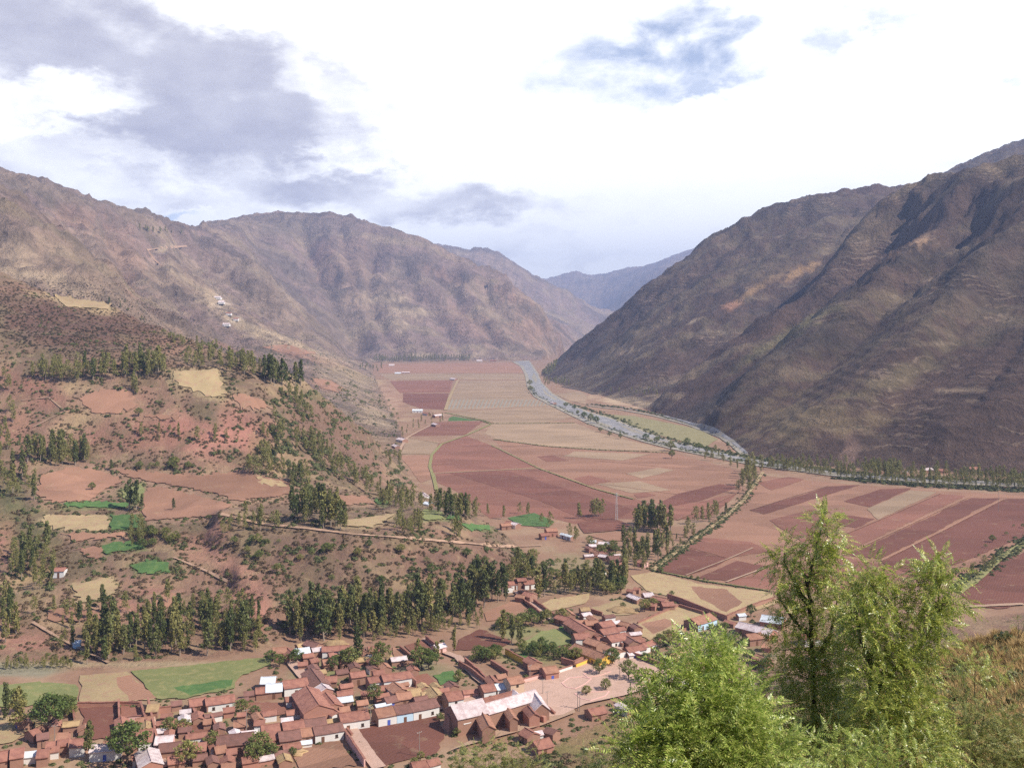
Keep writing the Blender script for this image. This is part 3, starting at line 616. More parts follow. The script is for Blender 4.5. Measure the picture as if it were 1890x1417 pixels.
TOP_FIELDS = [
 ('ploughed_field', PM, [(720,703),(837,702),(830,724),(737,725)]), ('ploughed_field', PL, [(745,726),(828,726),(821,756),(776,754),(744,742)]),
 ('crop_field', GR, [(828,771),(837,768),(884,776),(828,777)]), ('ploughed_field', PM, [(811,779),(893,777),(877,789),(858,803),(753,805),(781,789)]),
 ('ploughed_field', FK, [(753,809),(811,817),(800,838),(739,838)]), ('fallow_field', PM, [(809,819),(860,804),(907,822),(993,863),(800,873),(795,850),(800,838)]),
 ('fallow_field', FA, [(739,841),(798,841),(791,863),(797,884),(776,891),(753,861)]),
 ('ploughed_field', PL, [(830,873),(935,869),(1170,940),(1140,955),(1085,962),(1000,925)]),
 ('ploughed_field', PM, [(1060,883),(1086,877),(1128,888),(1086,895)]), ('ploughed_field', PM, [(1170,912),(1192,908),(1211,914),(1178,920)]),
 ('ploughed_field', PL, [(1253,911),(1328,893),(1363,899),(1297,923),(1231,936),(1214,929)]), ('ploughed_field', PM, [(990,842),(1020,840),(1050,850),(1010,852)]),
 ('stubble_field', FK, [(1157,874),(1214,863),(1244,868),(1183,883)]), ('fallow_field', PM, [(1222,938),(1297,925),(1363,909),(1310,956),(1249,958)]),
 ('stubble_field', FK, [(1060,833),(1200,838),(1150,850),(1040,842)]), ('fallow_field', FK, [(1100,893),(1180,888),(1240,905),(1165,910)]),
 ('ploughed_field', PM, [(1398,890),(1455,880),(1486,885),(1424,905)]), ('ploughed_field', PL, [(1385,942),(1530,898),(1587,895),(1411,949)]),
 ('ploughed_field', PL, [(1556,925),(1626,903),(1684,901),(1605,936)]), ('ploughed_field', PL, [(1543,953),(1569,951),(1613,958),(1583,975),(1547,969)]),
 ('ploughed_field', PM, [(1288,991),(1385,1000),(1420,1018),(1340,1030),(1270,1010)]), ('ploughed_field', PL, [(1207,1052),(1271,1012),(1345,1032),(1323,1045),(1266,1062)]),
 ('ploughed_field', PL, [(1288,1067),(1359,1035),(1420,1046),(1341,1072)]), ('ploughed_field', PM, [(1341,1078),(1424,1048),(1440,1088),(1400,1088)]),
 ('ploughed_field', PM, [(1547,989),(1736,912),(1783,915),(1556,1021)]), ('ploughed_field', PL, [(1561,1026),(1792,919),(1846,920),(1626,1031)]),
 ('ploughed_field', PL, [(1626,1037),(1856,921),(1960,920),(1960,975),(1890,990),(1770,1040),(1700,1060),(1640,1050)]),
 ('ploughed_field', PM, [(1480,1050),(1556,1028),(1622,1042),(1690,1062),(1600,1088),(1480,1088)]),
 ('ploughed_field', PM, [(1420,960),(1500,940),(1545,975),(1480,1000)]), ('fallow_field', FK, [(1600,940),(1680,905),(1730,908),(1620,960)]),
 ('ploughed_field', PL, [(1771,1095),(1842,1035),(1890,1021),(1960,1010),(1960,1096),(1850,1124),(1798,1120)]),
 ('dry_meadow', TN, [(1165,1062),(1205,1056),(1290,1077),(1425,1094),(1440,1110),(1420,1120),(1342,1141),(1236,1101),(1190,1090)]), ('fallow_field', FA, [(1275,1082),(1340,1088),(1370,1112),(1340,1130),(1290,1105)]),
 ('village_pasture', TN, [(1172,1152),(1190,1142),(1255,1119),(1297,1135),(1262,1157),(1200,1182),(1175,1172)]), ('fallow_field', FA, [(1185,1152),(1225,1142),(1250,1152),(1205,1172)]),
 ('dry_meadow', TN, [(1088,1124),(1140,1107),(1200,1110),(1170,1134),(1122,1137)]), ('dry_meadow', TN, [(997,1116),(1020,1106),(1088,1096),(1080,1114),(1012,1130)]),
 ('fallow_field', FA, [(893,1131),(945,1110),(962,1112),(992,1135),(940,1142),(900,1146)]), ('ploughed_field', PL, [(838,1200),(848,1180),(885,1161),(918,1174),(942,1184),(931,1194),(871,1199)]),
 ('ploughed_field', PL, [(642,1343),(798,1315),(822,1345),(816,1363),(808,1391),(700,1417),(691,1411),(657,1361)]), ('fallow_field', FA, [(553,1382),(622,1368),(664,1412),(560,1425),(545,1400)]),
 ('crop_field', GR, [(800,1247),(838,1237),(850,1258),(812,1265)]), ('ploughed_field', PM, [(757,1252),(790,1243),(808,1263),(775,1270)]),
 ('fallow_field', FA, [(722,1195),(738,1197),(768,1222),(740,1232),(727,1215)]), ('fallow_field', PM, [(745,1192),(784,1183),(806,1200),(775,1220)]), ('crop_field', GR, [(690,1236),(715,1226),(733,1232),(700,1243)]),
 ('ploughed_field', PM, [(450,1296),(523,1297),(535,1318),(480,1324),(450,1314)]), ('ploughed_field', PL, [(146,1306),(216,1305),(219,1362),(160,1366)]), ('ploughed_field', PM, [(224,1305),(256,1305),(261,1327),(224,1329)]),
 ('pasture', OL, [(225,1333),(262,1331),(267,1348),(240,1350)]), ('ploughed_field', PM, [(352,1341),(386,1338),(392,1361),(358,1362)]),
 ('pasture', OL, [(-60,1272),(60,1259),(138,1263),(145,1299),(60,1303),(-60,1306)]), ('dry_meadow', TN, [(145,1247),(234,1241),(287,1291),(150,1300)]), ('fallow_field', FA, [(212,1252),(240,1247),(288,1290),(236,1294)]),
 ('pasture', OL, [(240,1240),(498,1213),(500,1228),(440,1250),(433,1272),(342,1289),(290,1291)]), ('crop_field', GR, [(318,1270),(432,1253),(430,1267),(350,1284)]),
 ('dry_meadow', TN, [(-60,1312),(52,1330),(50,1355),(20,1372),(-60,1382)]), ('crop_field', GR, [(938,956),(985,947),(1025,963),(1015,973),(960,970)]), ('ploughed_field', PL, [(1065,966),(1130,957),(1160,968),(1150,978),(1080,985)]), ('fallow_field', FA, [(1085,988),(1155,980),(1190,1000),(1120,998)]),
 ('river_meadow', TM, [(1105,764),(1170,768),(1290,792),(1325,811),(1301,826),(1226,806),(1150,785)]), ('fallow_field', FK, [(1023,728),(1070,722),(1084,731),(1080,746),(1052,740)]),
 ('pasture', OL, [(1000,1165),(1040,1160),(1060,1172),(1050,1190),(990,1200),(960,1190)]), ('crop_field', GR, [(1030,1158),(1044,1155),(1056,1168),(1046,1173)]), ('crop_field', GR, [(952,1210),(970,1205),(985,1215),(968,1226)]),
]
for i, (nm, m, P) in enumerate(BASE_FIELDS): tag(drape(nm, P, m, 0.05), kind='structure')
for i, (nm, m, P) in enumerate(TOP_FIELDS): tag(drape(nm, P, m, 0.10, step=9, wob=.8), kind='structure')
HM = {'FA': FA, 'TN': TN, 'GR': GR, 'OL': OL}
for m, P in HILL_FIELDS: tag(drape('hillside_field', P, HM[m], 0.22, step=5, wob=1.7), kind='structure')
# pale strips across the far stubble field
m = MB()
for k in range(27):
    x0 = 834+k*7.2; a, b, c, d = at(x0, 737, 0), at(x0+3.0, 737, 0), at(x0-4.2+k*.05, 755-k*.25, 0), at(x0-7.4+k*.05, 755-k*.25, 0)
    m.add([(p.x, p.y, .13) for p in (a, b, c, d)], [(0, 1, 2, 3)])
tag(m.obj('stubble_strips', SA), kind='stuff')
# tracks, streets, paving
def roadway(name, L, w, mat, lift): return tag(ribbon(name, L, w, mat, lift), kind='structure')
for L, w, mt in (([(846,700),(838,716),(828,738),(822,757)], 9, TN), ([(822,762),(890,776),(905,782),(1060,781)], 6, VG), ([(906,783),(880,795),(862,803),(815,820),(797,840),(793,862),(800,880),(806,905)], 5, VG),
                ([(800,874),(900,869),(992,864)], 3, TN), ([(907,822),(993,864),(1100,903),(1170,922)], 2.2, VG), ([(910,811),(1009,824),(1100,830),(1240,836)], 4, VG),
                ([(1408,872),(1395,892),(1372,925),(1330,962),(1290,990),(1245,1022),(1205,1053)], 4.5, TN), ([(1205,1053),(1300,1073),(1420,1091)], 1.8, VG), ([(1266,1063),(1345,1032),(1390,1012)], 1.6, RD), ([(1341,1075),(1420,1046)], 2.2, RD),
                ([(1547,992),(1640,953),(1736,911)], 2.0, FA), ([(1556,1026),(1670,973),(1788,918)], 2.2, FA), ([(1626,1036),(1740,980),(1852,922)], 2.6, FA), ([(1385,942),(1460,918),(1530,897)], 1.4, FA), ([(1250,960),(1300,940),(1365,908)], 1.6, FA), ([(1110,893),(1180,903),(1250,912)], 1.6, FA), ([(1100,850),(1230,862),(1360,870)], 1.8, FA),
                ([(740,838),(800,839)], 1.6, VG), ([(752,808),(810,818)], 2, TN), ([(736,842),(740,826),(752,808),(775,795),(800,783)], 5, RD), ([(1770,1094),(1810,1065),(1842,1033),(1890,1005),(1960,985)], 7, VG), ([(1790,1121),(1890,1116)], 5, RD)):
    roadway('farm_track', L, w*.62, mt, .16)
for L, w in (([(540,1222),(556,1240),(575,1266),(600,1296),(622,1318),(641,1342)], 5), ([(643,1345),(672,1385),(700,1420)], 4.5), ([(470,1372),(560,1357),(640,1343),(720,1326),(800,1309),(880,1290),(965,1268),(1030,1250),(1100,1226)], 5.5),
             ([(958,1092),(990,1122),(1040,1152),(1110,1185),(1172,1213)], 5.5), ([(843,1212),(868,1240),(905,1272)], 3.5), ([(785,1180),(812,1202),(843,1214)], 3), ([(275,1310),(285,1350),(296,1392),(300,1420)], 2.6)):
    roadway('village_street', L, w, PV, .15)
for L, w in (([(400,948),(480,968),(560,976),(650,987),(760,995),(850,1003),(930,1010),(1000,1008)], 3.4), ([(60,1150),(110,1180),(170,1210),(200,1225)], 2.6), ([(320,1030),(380,1055),(420,1075)], 2.2), ([(40,740),(90,735),(120,760),(60,790)], 1.8)):
    roadway('hillside_path', L, w*.5, PA, .14)
roadway('mountain_road', [(345,455),(300,458),(272,462),(285,480),(300,492)], 5, PA, .8)
tag(drape('plaza', [(935,1296),(985,1264),(1040,1249),(1095,1229),(1140,1214),(1170,1212),(1255,1245),(1232,1262),(1150,1287),(1080,1302),(1040,1322),(1010,1326),(985,1300)], PV, .20), kind='structure')
tag(drape('lane_south_of_church', [(830,1388),(900,1355),(985,1335),(1012,1326),(1060,1312),(1062,1318),(1000,1342),(900,1368)], RD, .17), kind='structure')

# river and its shingle banks
def water():
    def fn(N):
        p = pos(N); v = N.noise(p, 0.35, 6, .7); q = N.noise(p, .05, 5, .6)
        return N.mix(N.ramp(q, .42, .62), (.20, .19, .195), (.30, .275, .27)), (v, .35, .8)
    return material('river_water', fn, .6, .2)
WT = water()
LB = [(950,667),(966,676),(974,690),(979,715),(988,729),(1012,742),(1042,757),(1087,779),(1142,798),(1190,813),(1240,826),(1290,836),(1340,846),(1400,858),(1450,864),(1560,879),(1700,889),(1890,897),(1990,900)]
RB = [(1990,896),(1890,893),(1700,885),(1560,875),(1450,859),(1400,852),(1350,841),(1300,830),(1235,815),(1190,799),(1130,775),(1085,762),(1050,747),(1018,728),(998,708),(992,692),(982,677),(975,667)]
tag(drape('river_bank', [(x-(6 if i < 4 else 3), y+(3 if i > 3 else 0)) for i, (x, y) in enumerate(LB)]+[(x+2, y-2) for x, y in RB], SA, .07), kind='structure')
tag(drape('river', LB+RB, WT, .14, step=5, wob=2.5), kind='structure')
roadway('river', [(1088,746),(1150,753),(1210,764),(1270,780),(1325,797),(1352,815),(1378,838)], 4, WT, .12)
roadway('river_bank', [(1085,749),(1150,757),(1210,768),(1270,784),(1325,801),(1350,818),(1374,840)], 8, SA, .06)
roadway('river_bank', [(1040,714),(1075,720),(1100,728)], 14, soil_material('dark_bank_earth', (.10, .075, .06)), .3)  # strip of darker earth along this stretch of bank

for P in ([(1000,716),(1012,728),(1030,738),(1022,738),(1004,727)], [(1070,764),(1100,777),(1130,788),(1120,789),(1085,778)], [(1180,803),(1215,812),(1250,822),(1235,823),(1195,811)], [(1290,832),(1330,840),(1362,850),(1345,850),(1300,839)], [(1430,861),(1500,868),(1560,877),(1530,877),(1460,868)], [(985,688),(992,700),(990,708),(982,697)], [(1140,783),(1170,793),(1190,803),(1170,799)]):
    tag(drape('gravel_bar', P, SA, .16, step=6, wob=1.5), kind='structure')
# ------------------------------------------------------------------ buildings
def plaster(name, c, spread=.12):
    def fn(N):
        p = pos(N); v = N.noise(p, 1.2, 6, .7); q = N.noise(p, .35, 3, .6)
        k = N.m('ADD', 1-spread, N.m('MULTIPLY', N.m('ADD', v, q), spread))
        z = N.n('ShaderNodeNewGeometry').outputs['Position']
        return N.mix(1.0, c, N.n('ShaderNodeCombineColor', {0: k, 1: k, 2: k}).outputs[0], 'MULTIPLY'), (v, .06, .5)
    return material(name, fn)
def roof_tiles(name, c, c2):
    def fn(N):
        o = N.n('ShaderNodeTexCoord').outputs['Object']; inf = N.n('ShaderNodeObjectInfo').outputs['Random']
        w = N.n('ShaderNodeTexWave', {'Vector': o, 'Scale': 1.25, 'Distortion': .4, 'Detail': 2}, bands_direction='X').outputs['Fac']
        v = N.noise(o, 2.6, 6, .75); q = N.noise(o, .5, 4, .6)
        k = N.m('ADD', .50, N.m('ADD', N.m('MULTIPLY', v, .55), N.m('ADD', N.m('MULTIPLY', inf, .25), N.m('MULTIPLY', w, .14))))
        b = N.mix(N.ramp(q, .4, .65), c, c2)
        return N.mix(1.0, b, N.n('ShaderNodeCombineColor', {0: k, 1: k, 2: k}).outputs[0], 'MULTIPLY'), (N.m('ADD', w, N.m('MULTIPLY', v, .6)), .09, 1.0)
    return material(name, fn)
ADOBE = plaster('adobe', (.33, .185, .135), .4); ADOBE2 = plaster('reddish_adobe', (.40, .20, .15), .3); WHITE = plaster('whitewash', (.70, .67, .65), .2); YEL = plaster('yellow_wash', (.80, .50, .10), .15)
BLUEW = plaster('pale_blue_wash', (.50, .66, .80), .1); BEIGE = plaster('beige_render', (.58, .42, .30), .2); PINKW = plaster('pink_wash', (.70, .42, .38), .15); DARK = plaster('dark_opening', (.05, .035, .03)); DOORW = plaster('wooden_door', (.16, .08, .05)); BLUED = plaster('blue_door', (.08, .12, .45))
TILE = roof_tiles('clay_tiles', (.40, .185, .135), (.30, .135, .105)); TILEO = roof_tiles('orange_clay_tiles', (.44, .225, .15), (.35, .175, .12)); TILED = roof_tiles('dark_clay_tiles', (.27, .135, .11), (.21, .11, .09)); THATCH = roof_tiles('straw', (.50, .34, .18), (.38, .25, .14))
TIN = roof_tiles('sheet_metal', (.74, .79, .84), (.66, .68, .74)); TINP = roof_tiles('pale_sheet', (.78, .66, .66), (.60, .46, .46)); TEAL = plaster('teal_paint', (.35, .7, .65))
ROOFS = {'t': (TILE, 'red tile roof'), 'o': (TILEO, 'orange tile roof'), 'd': (TILED, 'dark tile roof'), 's': (THATCH, 'straw roof'), 'm': (TIN, 'pale metal roof'), 'p': (TINP, 'pinkish white roof')}
WALLS = {'a': (ADOBE, 'brown adobe'), 'r': (ADOBE2, 'reddish adobe'), 'w': (WHITE, 'whitewashed'), 'y': (YEL, 'yellow'), 'b': (BLUEW, 'pale blue'), 'e': (BEIGE, 'beige'), 'k': (PINKW, 'pink')}

def building(name, A, B, W, h, wall, roof, rise=None, windows=True, parent=None, side=0):
    """gabled building below the ridge A-B (world points at ridge height); local x along the ridge, -y faces the camera"""
    A = Vector(A); B = Vector(B)
    if A.x > B.x or (abs(A.x-B.x) < .01 and A.y > B.y): A, B = B, A
    c = (A+B)/2; d = B-A; L = math.hypot(d.x, d.y)+.6; ang = math.atan2(d.y, d.x)
    rise = rise or W*.21; gz = c.z-h-rise
    root = link(name, None, loc=(c.x, c.y, gz), rz=ang) if parent is None else link(name, None, parent=parent, loc=(c.x, c.y, gz), rz=ang)
    rn = random.Random(int(c.x*7+c.y*13))
    x, y = L/2, W/2; th = .18; ov = .35
    m = MB(); base = -.6
    m.add([(-x,-y,base),(x,-y,base),(x,y,base),(-x,y,base),(-x,-y,h),(x,-y,h),(x,y,h),(-x,y,h),(-x,0,h+rise-.02),(x,0,h+rise-.02)],
          [(0,1,5,4),(2,3,7,6),(1,2,6,9,5),(3,0,4,8,7)])
    white = wall in 'wyb'
    m.obj('wall', WALLS['a' if white and wall != 'y' else wall][0], root)
    r = MB(); s = rise/y; ye = y+ov; zo = h+rise-s*ye; sag = -.06-.05*rn.random()
    for q in (-1, 1):
        n = 6; vs = []
        for i in range(n+1):
            t = -x-ov*.7+(2*x+ov*1.4)*i/n; dz = sag*math.sin(math.pi*i/n)+.035*(rn.random()-.5)
            vs += [(t, 0, h+rise+.06+dz), (t, q*ye, zo+.06+dz), (t, q*ye, zo+.06-th+dz), (t, 0, h+rise+.06-th+dz)]
        fs = []
        for i in range(n):
            b = 4*i
            for j in range(3): f = (b+j, b+j+1, b+j+5, b+j+4); fs.append(f if q < 0 else f[::-1])
        fs += [(0,1,2,3), (4*n+3,4*n+2,4*n+1,4*n)]; r.add(vs, fs)
    r.obj('roof', ROOFS[roof][0], root)
    if W > 3.5 and L > 4:      # ridge capping
        k = MB(); k.tube([(-x-ov*.6, 0, h+rise+.10), (0, 0, h+rise+.10+sag), (x+ov*.6, 0, h+rise+.10)], .14, 5); k.obj('ridge_tiles', ROOFS[roof][0], root)
    fy = -y
    if white:
        f = MB(); f.box(-x-.02, -y-.06, -.5, x+.02, -y-.003, h-.05); f.obj('front_wall', WALLS[wall][0], root); fy = -y-.06
        if side:
            f = MB(); f.box(x+.003, -y, -.5, x+.06, y, h-.05); f.obj('side_wall', WALLS[wall][0], root)
    if wall in 'y':
        pass
    if windows and L > 4.5 and h > 1.9:
        dm = rn.choice([DOORW]*5+[BLUED]); n = max(1, int(L/4.5)); dx = rn.choice([i for i in range(n)])
        for i in range(n):
            cx = -x+(i+.5)*L/n+.3*(rn.random()-.5)
            if i == dx:
                f = MB(); f.box(cx-.5, fy-.05, -.4, cx+.5, fy-.004, min(2.0, h-.3)); f.obj('door', dm, root)
            else:
                f = MB(); f.box(cx-.45, fy-.05, 1.0, cx+.45, fy-.004, min(2.0, h-.3)); w_ = f.obj('window', DARK, root)
                g = MB(); g.box(cx-.6, fy-.10, .88, cx+.6, fy-.055, 1.0); g.obj('sill', DOORW, w_)
        if h > 4.2:
            for i in range(n):
                cx = -x+(i+.5)*L/n; f = MB(); f.box(cx-.45, fy-.05, h-1.6, cx+.45, fy-.004, h-.6); f.obj('window', DARK, root)
    return root
# every house: ridge ends in the photograph, width, wall height, wall, roof
ZONES = {}
def zone(z, name, items):
    for it in items: ZONES.setdefault(z, []).append((name, it))
H = 'house'
zone('in the lower left corner cluster', H, [(22,1381,42,1378,7,3.6,'a','t'),(48,1386,66,1384,4,2.4,'w','m'),(72,1382,89,1380,6,3,'a','t'),(90,1377,108,1375,4,2.4,'w','t'),(-14,1388,14,1384,7,3,'a','t'),
  (110,1351,124,1350,6,3,'r','o'),(109,1364,123,1362,5,2.6,'a','t'),(70,1353,87,1350,5,2.6,'a','d'),(55,1347,66,1343,5,2.6,'a','t'),(88,1368,104,1366,4.5,2.3,'a','t'),(38,1320,47,1330,4,2.2,'a','o')])
zone('in rows below the ploughed plots', H, [(134,1363,158,1361,6,3.2,'w','t'),(170,1374,221,1370,5,3.2,'w','p'),(194,1366,228,1363,3,1.8,'r','o'),(240,1361,256,1359,5,2.6,'a','t'),(260,1352,280,1350,7,3,'w','t'),(290,1358,318,1356,6,2.8,'k','p'),(296,1372,344,1366,6,2.8,'a','d'),
  (349,1369,361,1368,5,2.6,'a','o'),(358,1370,379,1368,6,2.8,'a','t'),(312,1396,338,1392,5,2.6,'a','t'),(271,1378,279,1403,6.5,3.4,'r','p'),(398,1377,413,1374,5,2.6,'a','o'),(412,1408,432,1406,6,2.6,'a','o'),(246,1391,258,1389,4,2.4,'w','t')])
zone('below the long green pasture', H, [(275,1299,292,1298,6,2.6,'a','s'),(334,1309,350,1307,3,2,'w','p'),(351,1290,378,1286,6,2.6,'a','t'),(381,1288,430,1281,6,3,'w','t'),(300,1316,316,1315,3,2,'a','t'),(318,1293,333,1291,4,2.2,'a','d'),(414,1305,430,1303,4,2.2,'r','t'),(378,1326,388,1325,4,2.2,'a','o'),
  (434,1329,453,1327,5,2.4,'a','o'),(472,1328,487,1327,4,2.4,'w','t'),(521,1324,538,1322,4,2,'a','p'),(484,1338,513,1334,7,3,'w','t'),(440,1314,452,1313,3,2,'a','t')])
zone('left of the ploughed square field', H, [(523,1333,563,1327,8,3.2,'w','t'),(564,1327,598,1322,8,3.2,'w','d'),(402,1357,466,1350,8,3,'a','d'),(467,1354,492,1352,6,3,'a','o'),(495,1351,514,1348,6,2.8,'a','t'),(516,1350,551,1345,7,3,'a','d'),(554,1344,578,1341,6,2.8,'a','o'),(580,1341,629,1333,6,3,'w','d'),
  (588,1353,614,1350,2.5,1.8,'w','p'),(420,1381,434,1379,4,2.2,'a','t'),(452,1379,466,1377,4,2.2,'a','o'),(557,1366,573,1364,2.5,1.6,'w','m'),(395,1362,401,1374,4,2.4,'w','t')])
zone('around the cross street', H, [(566,1266,588,1299,10,4,'r','t'),(528,1285,541,1283,4,2.4,'w','t'),(484,1249,507,1248,6,3,'r','m'),(493,1262,519,1260,7,2.8,'a','m'),(523,1256,564,1250,7,3.2,'w','t'),(574,1233,592,1257,7,3.4,'a','d'),(594,1261,602,1268,5,4,'r','p'),(601,1278,617,1297,6,3.4,'a','t'),
  (624,1287,648,1284,4,2.4,'a','m'),(602,1248,620,1247,5,2.8,'a','t'),(474,1269,494,1267,5,2.6,'a','t'),(452,1275,470,1273,4,2.2,'a','d'),(612,1306,622,1312,4,2.4,'w','t'),(628,1304,642,1302,4,2.4,'a','o'),(629,1262,648,1259,3.5,2.2,'r','t')])
zone('right below the big grove', H, [(505,1195,526,1193,6,3.2,'r','o'),(529,1194,538,1203,5,2.8,'a','t'),(545,1197,569,1194,5.5,3,'a','m'),(577,1195,591,1193,4,2.6,'a','p'),(568,1181,588,1186,5,3,'a','d'),(596,1193,625,1191,5,2.8,'w','t'),(626,1191,643,1190,4.5,2.6,'a','t'),(549,1188,559,1186,4,2.2,'a','s'),
  (681,1193,702,1191,5,3,'a','t'),(668,1199,678,1204,4,2.4,'w','o'),(573,1215,584,1213,4,2.4,'a','t'),(597,1217,619,1214,5,2.8,'a','o'),(628,1212,637,1217,4,2.4,'a','t'),(560,1206,576,1204,4,2.4,'r','t'),(608,1204,622,1202,4,2.4,'a','t'),(587,1236,598,1234,4,2.3,'a','s'),(552,1221,566,1220,3.5,2.2,'a','t')])
zone('in the middle village block', H, [(648,1240,671,1237,5,3.2,'a','t'),(680,1250,704,1246,5,3,'w','t'),(706,1245,754,1238,6,3.4,'w','t'),(727,1258,741,1269,6,3,'w','o'),(733,1278,755,1275,6,2.8,'a','o'),(711,1286,731,1282,5,2.6,'a','d'),(754,1272,773,1269,6,2.6,'a','s'),(766,1286,786,1283,5,2.6,'a','d'),
  (696,1266,714,1264,4,2.4,'a','t'),(660,1292,676,1290,4,2.4,'a','o'),(694,1299,718,1294,2.2,2.2,'w','m'),(668,1275,690,1273,3,2,'a','t'),(796,1267,808,1281,5,3,'a','s'),(780,1276,793,1275,4,2.4,'a','s')])
zone('along the main street', H, [(628,1316,676,1309,7,3.4,'w','t'),(694,1308,727,1302,7,3.4,'w','o'),(728,1302,756,1297,7,3.4,'b','d'),(757,1297,801,1288,7,3.4,'w','d'),(823,1278,847,1274,7,4.4,'w','t'),(856,1273,880,1270,3,2.2,'k','t'),(889,1264,908,1261,6,3.6,'w','t'),(915,1262,934,1259,5,3.4,'w','m'),
  (937,1250,959,1246,6,6,'e','o'),(917,1244,931,1242,4,2.6,'a','o'),(904,1246,912,1256,4,2.6,'a','t')])
zone('between orchard and plaza', H, [(1003,1231,1024,1228,6,3.2,'r','o'),(976,1227,993,1226,4,2.6,'r','o'),(976,1211,990,1219,5,2.6,'a','t'),(1063,1187,1092,1197,7,3.2,'y','o'),(1093,1197,1119,1207,7,3.2,'y','o'),(1087,1176,1109,1183,6,2.8,'a','o'),(1122,1190,1146,1199,5,2.8,'w','o'),(1060,1169,1085,1167,6,2.8,'w','t'),(1106,1206,1124,1203,3.5,2.6,'y','p')])
zone('on the street behind the plaza', H, [(1054,1141,1084,1159,7,3.6,'a','t'),(1031,1133,1050,1139,5,2.8,'a','t'),(1081,1145,1101,1144,5,2.8,'a','o'),(1106,1148,1127,1144,6,3,'w','t'),(1108,1161,1135,1156,6,2.8,'w','t'),(1121,1173,1152,1167,7,3,'w','t'),(1155,1172,1170,1181,5,2.6,'a','d'),(1156,1194,1185,1189,5,3,'w','t'),(1186,1187,1204,1181,4,2.6,'w','t'),
  (1160,1203,1178,1201,3,2.2,'w','p'),(1044,1123,1054,1131,4,2.4,'a','o'),(1072,1121,1086,1120,4,2.6,'a','s'),(1147,1146,1160,1149,4,2.4,'a','o'),(1130,1146,1142,1144,3,2.2,'a','p'),(1099,1164,1106,1170,3,2.2,'a','t'),(1172,1180,1186,1178,3,2,'k','t')])
zone('by the long meadow wall', H, [(1163,1095,1181,1102,4,2.4,'a','p'),(1188,1094,1203,1093,5,2.6,'a','p'),(1193,1111,1210,1113,4,2.2,'r','t'),(1206,1099,1229,1104,4,2.4,'a','t'),(1222,1111,1241,1110,5,2.4,'a','t'),(1276,1141,1309,1131,8,3.2,'b','o'),(1160,1086,1170,1088,3,2.2,'a','t'),(1172,1083,1180,1084,3,2.2,'a','t')])
zone('behind the tall pepper tree', H, [(1408,1134,1446,1139,8,3,'r','m'),(1366,1147,1426,1161,7,2.8,'r','p'),(1378,1170,1403,1167,6,3,'a','o'),(1362,1132,1373,1131,3,2.2,'w','m'),(1407,1187,1422,1188,4,2.2,'r','o'),(1547,1183,1564,1181,6,3,'k','t'),(1340,1143,1356,1147,3,2,'a','t'),(1480,1170,1510,1168,6,3,'w','t'),(1236,1204,1266,1200,6,2.6,'a','s'),(1398,1206,1418,1214,5,2.6,'a','o'),(1250,1246,1264,1250,4,2.6,'w','p')])
zone('in the hamlet atop the lane', H, [(938,1073,957,1071,5,2.8,'w','t'),(955,1067,969,1066,4,4.4,'a','t'),(966,1072,983,1070,5,2.8,'w','t'),(994,1065,1010,1063,6,3,'a','t'),(970,1091,984,1094,6,3,'a','t'),(955,1096,968,1098,4,2.6,'a','o'),(933,1078,941,1082,3,2.4,'w','t'),(962,1086,970,1088,4,2.4,'a','o'),(1100,1048,1113,1046,5,3.2,'w','t'),(1028,1056,1048,1055,3.5,2.2,'a','s'),(1062,1055,1078,1054,3.5,2.2,'a','s')])
zone('above the middle tree belt', H, [(1008,975,1026,974,6,3.6,'r','o'),(998,984,1011,983,5,2.6,'a','t'),(1090,996,1099,996,4,2.4,'w','m'),(1088,1004,1099,1004,4,2.4,'a','p'),(1106,999,1125,1000,5,2.6,'a','p'),(1122,1005,1138,1006,4,2.4,'a','d'),(1124,1026,1141,1025,6,3,'a','d'),(1132,1036,1150,1036,5,2.8,'a','t'),(1108,1022,1120,1024,4,2.2,'a','p'),(1143,1029,1150,1032,4,2.6,'k','d'),
  (1048,986,1056,988,3,2.4,'w','m'),(1037,983,1046,985,3,2.4,'w','m'),(1180,1033,1192,1035,4,2.4,'k','t'),(925,966,941,965,5,2.8,'a','o'),(944,962,956,965,5,2.6,'w','p'),(935,961,943,962,4,3,'w','t')])
zone('beside the far valley fields', H, [(762,755,780,755,9,3.4,'w','m'),(737,807,748,809,8,3.2,'w','p'),(801,765,815,764,8,3,'a','p'),(783,760,792,762,6,3,'w','t'),(833,697,842,698,10,3.4,'w','p'),(729,687,740,687,10,3,'w','m'),(742,686,756,686,10,3,'a','p'),(800,780,808,782,6,3,'a','p'),(786,925,796,927,5,3.6,'w','m'),(780,908,788,914,4,3,'w','p'),(728,819,734,822,6,3,'a','p'),
  (718,672,728,672,12,4,'w','p'),(748,662,760,662,14,4,'a','t'),(880,664,890,664,14,4,'w','p'),(905,664,916,664,14,4,'a','t'),(1018,741,1024,742,7,3,'w','p')])
zone('under the dark mountain', H, [(1788,862,1813,861,8,3.4,'a','t'),(1703,864,1718,863,6,3,'a','p'),(1730,865,1746,865,6,3,'a','t'),(1668,868,1676,869,5,3,'k','p')])

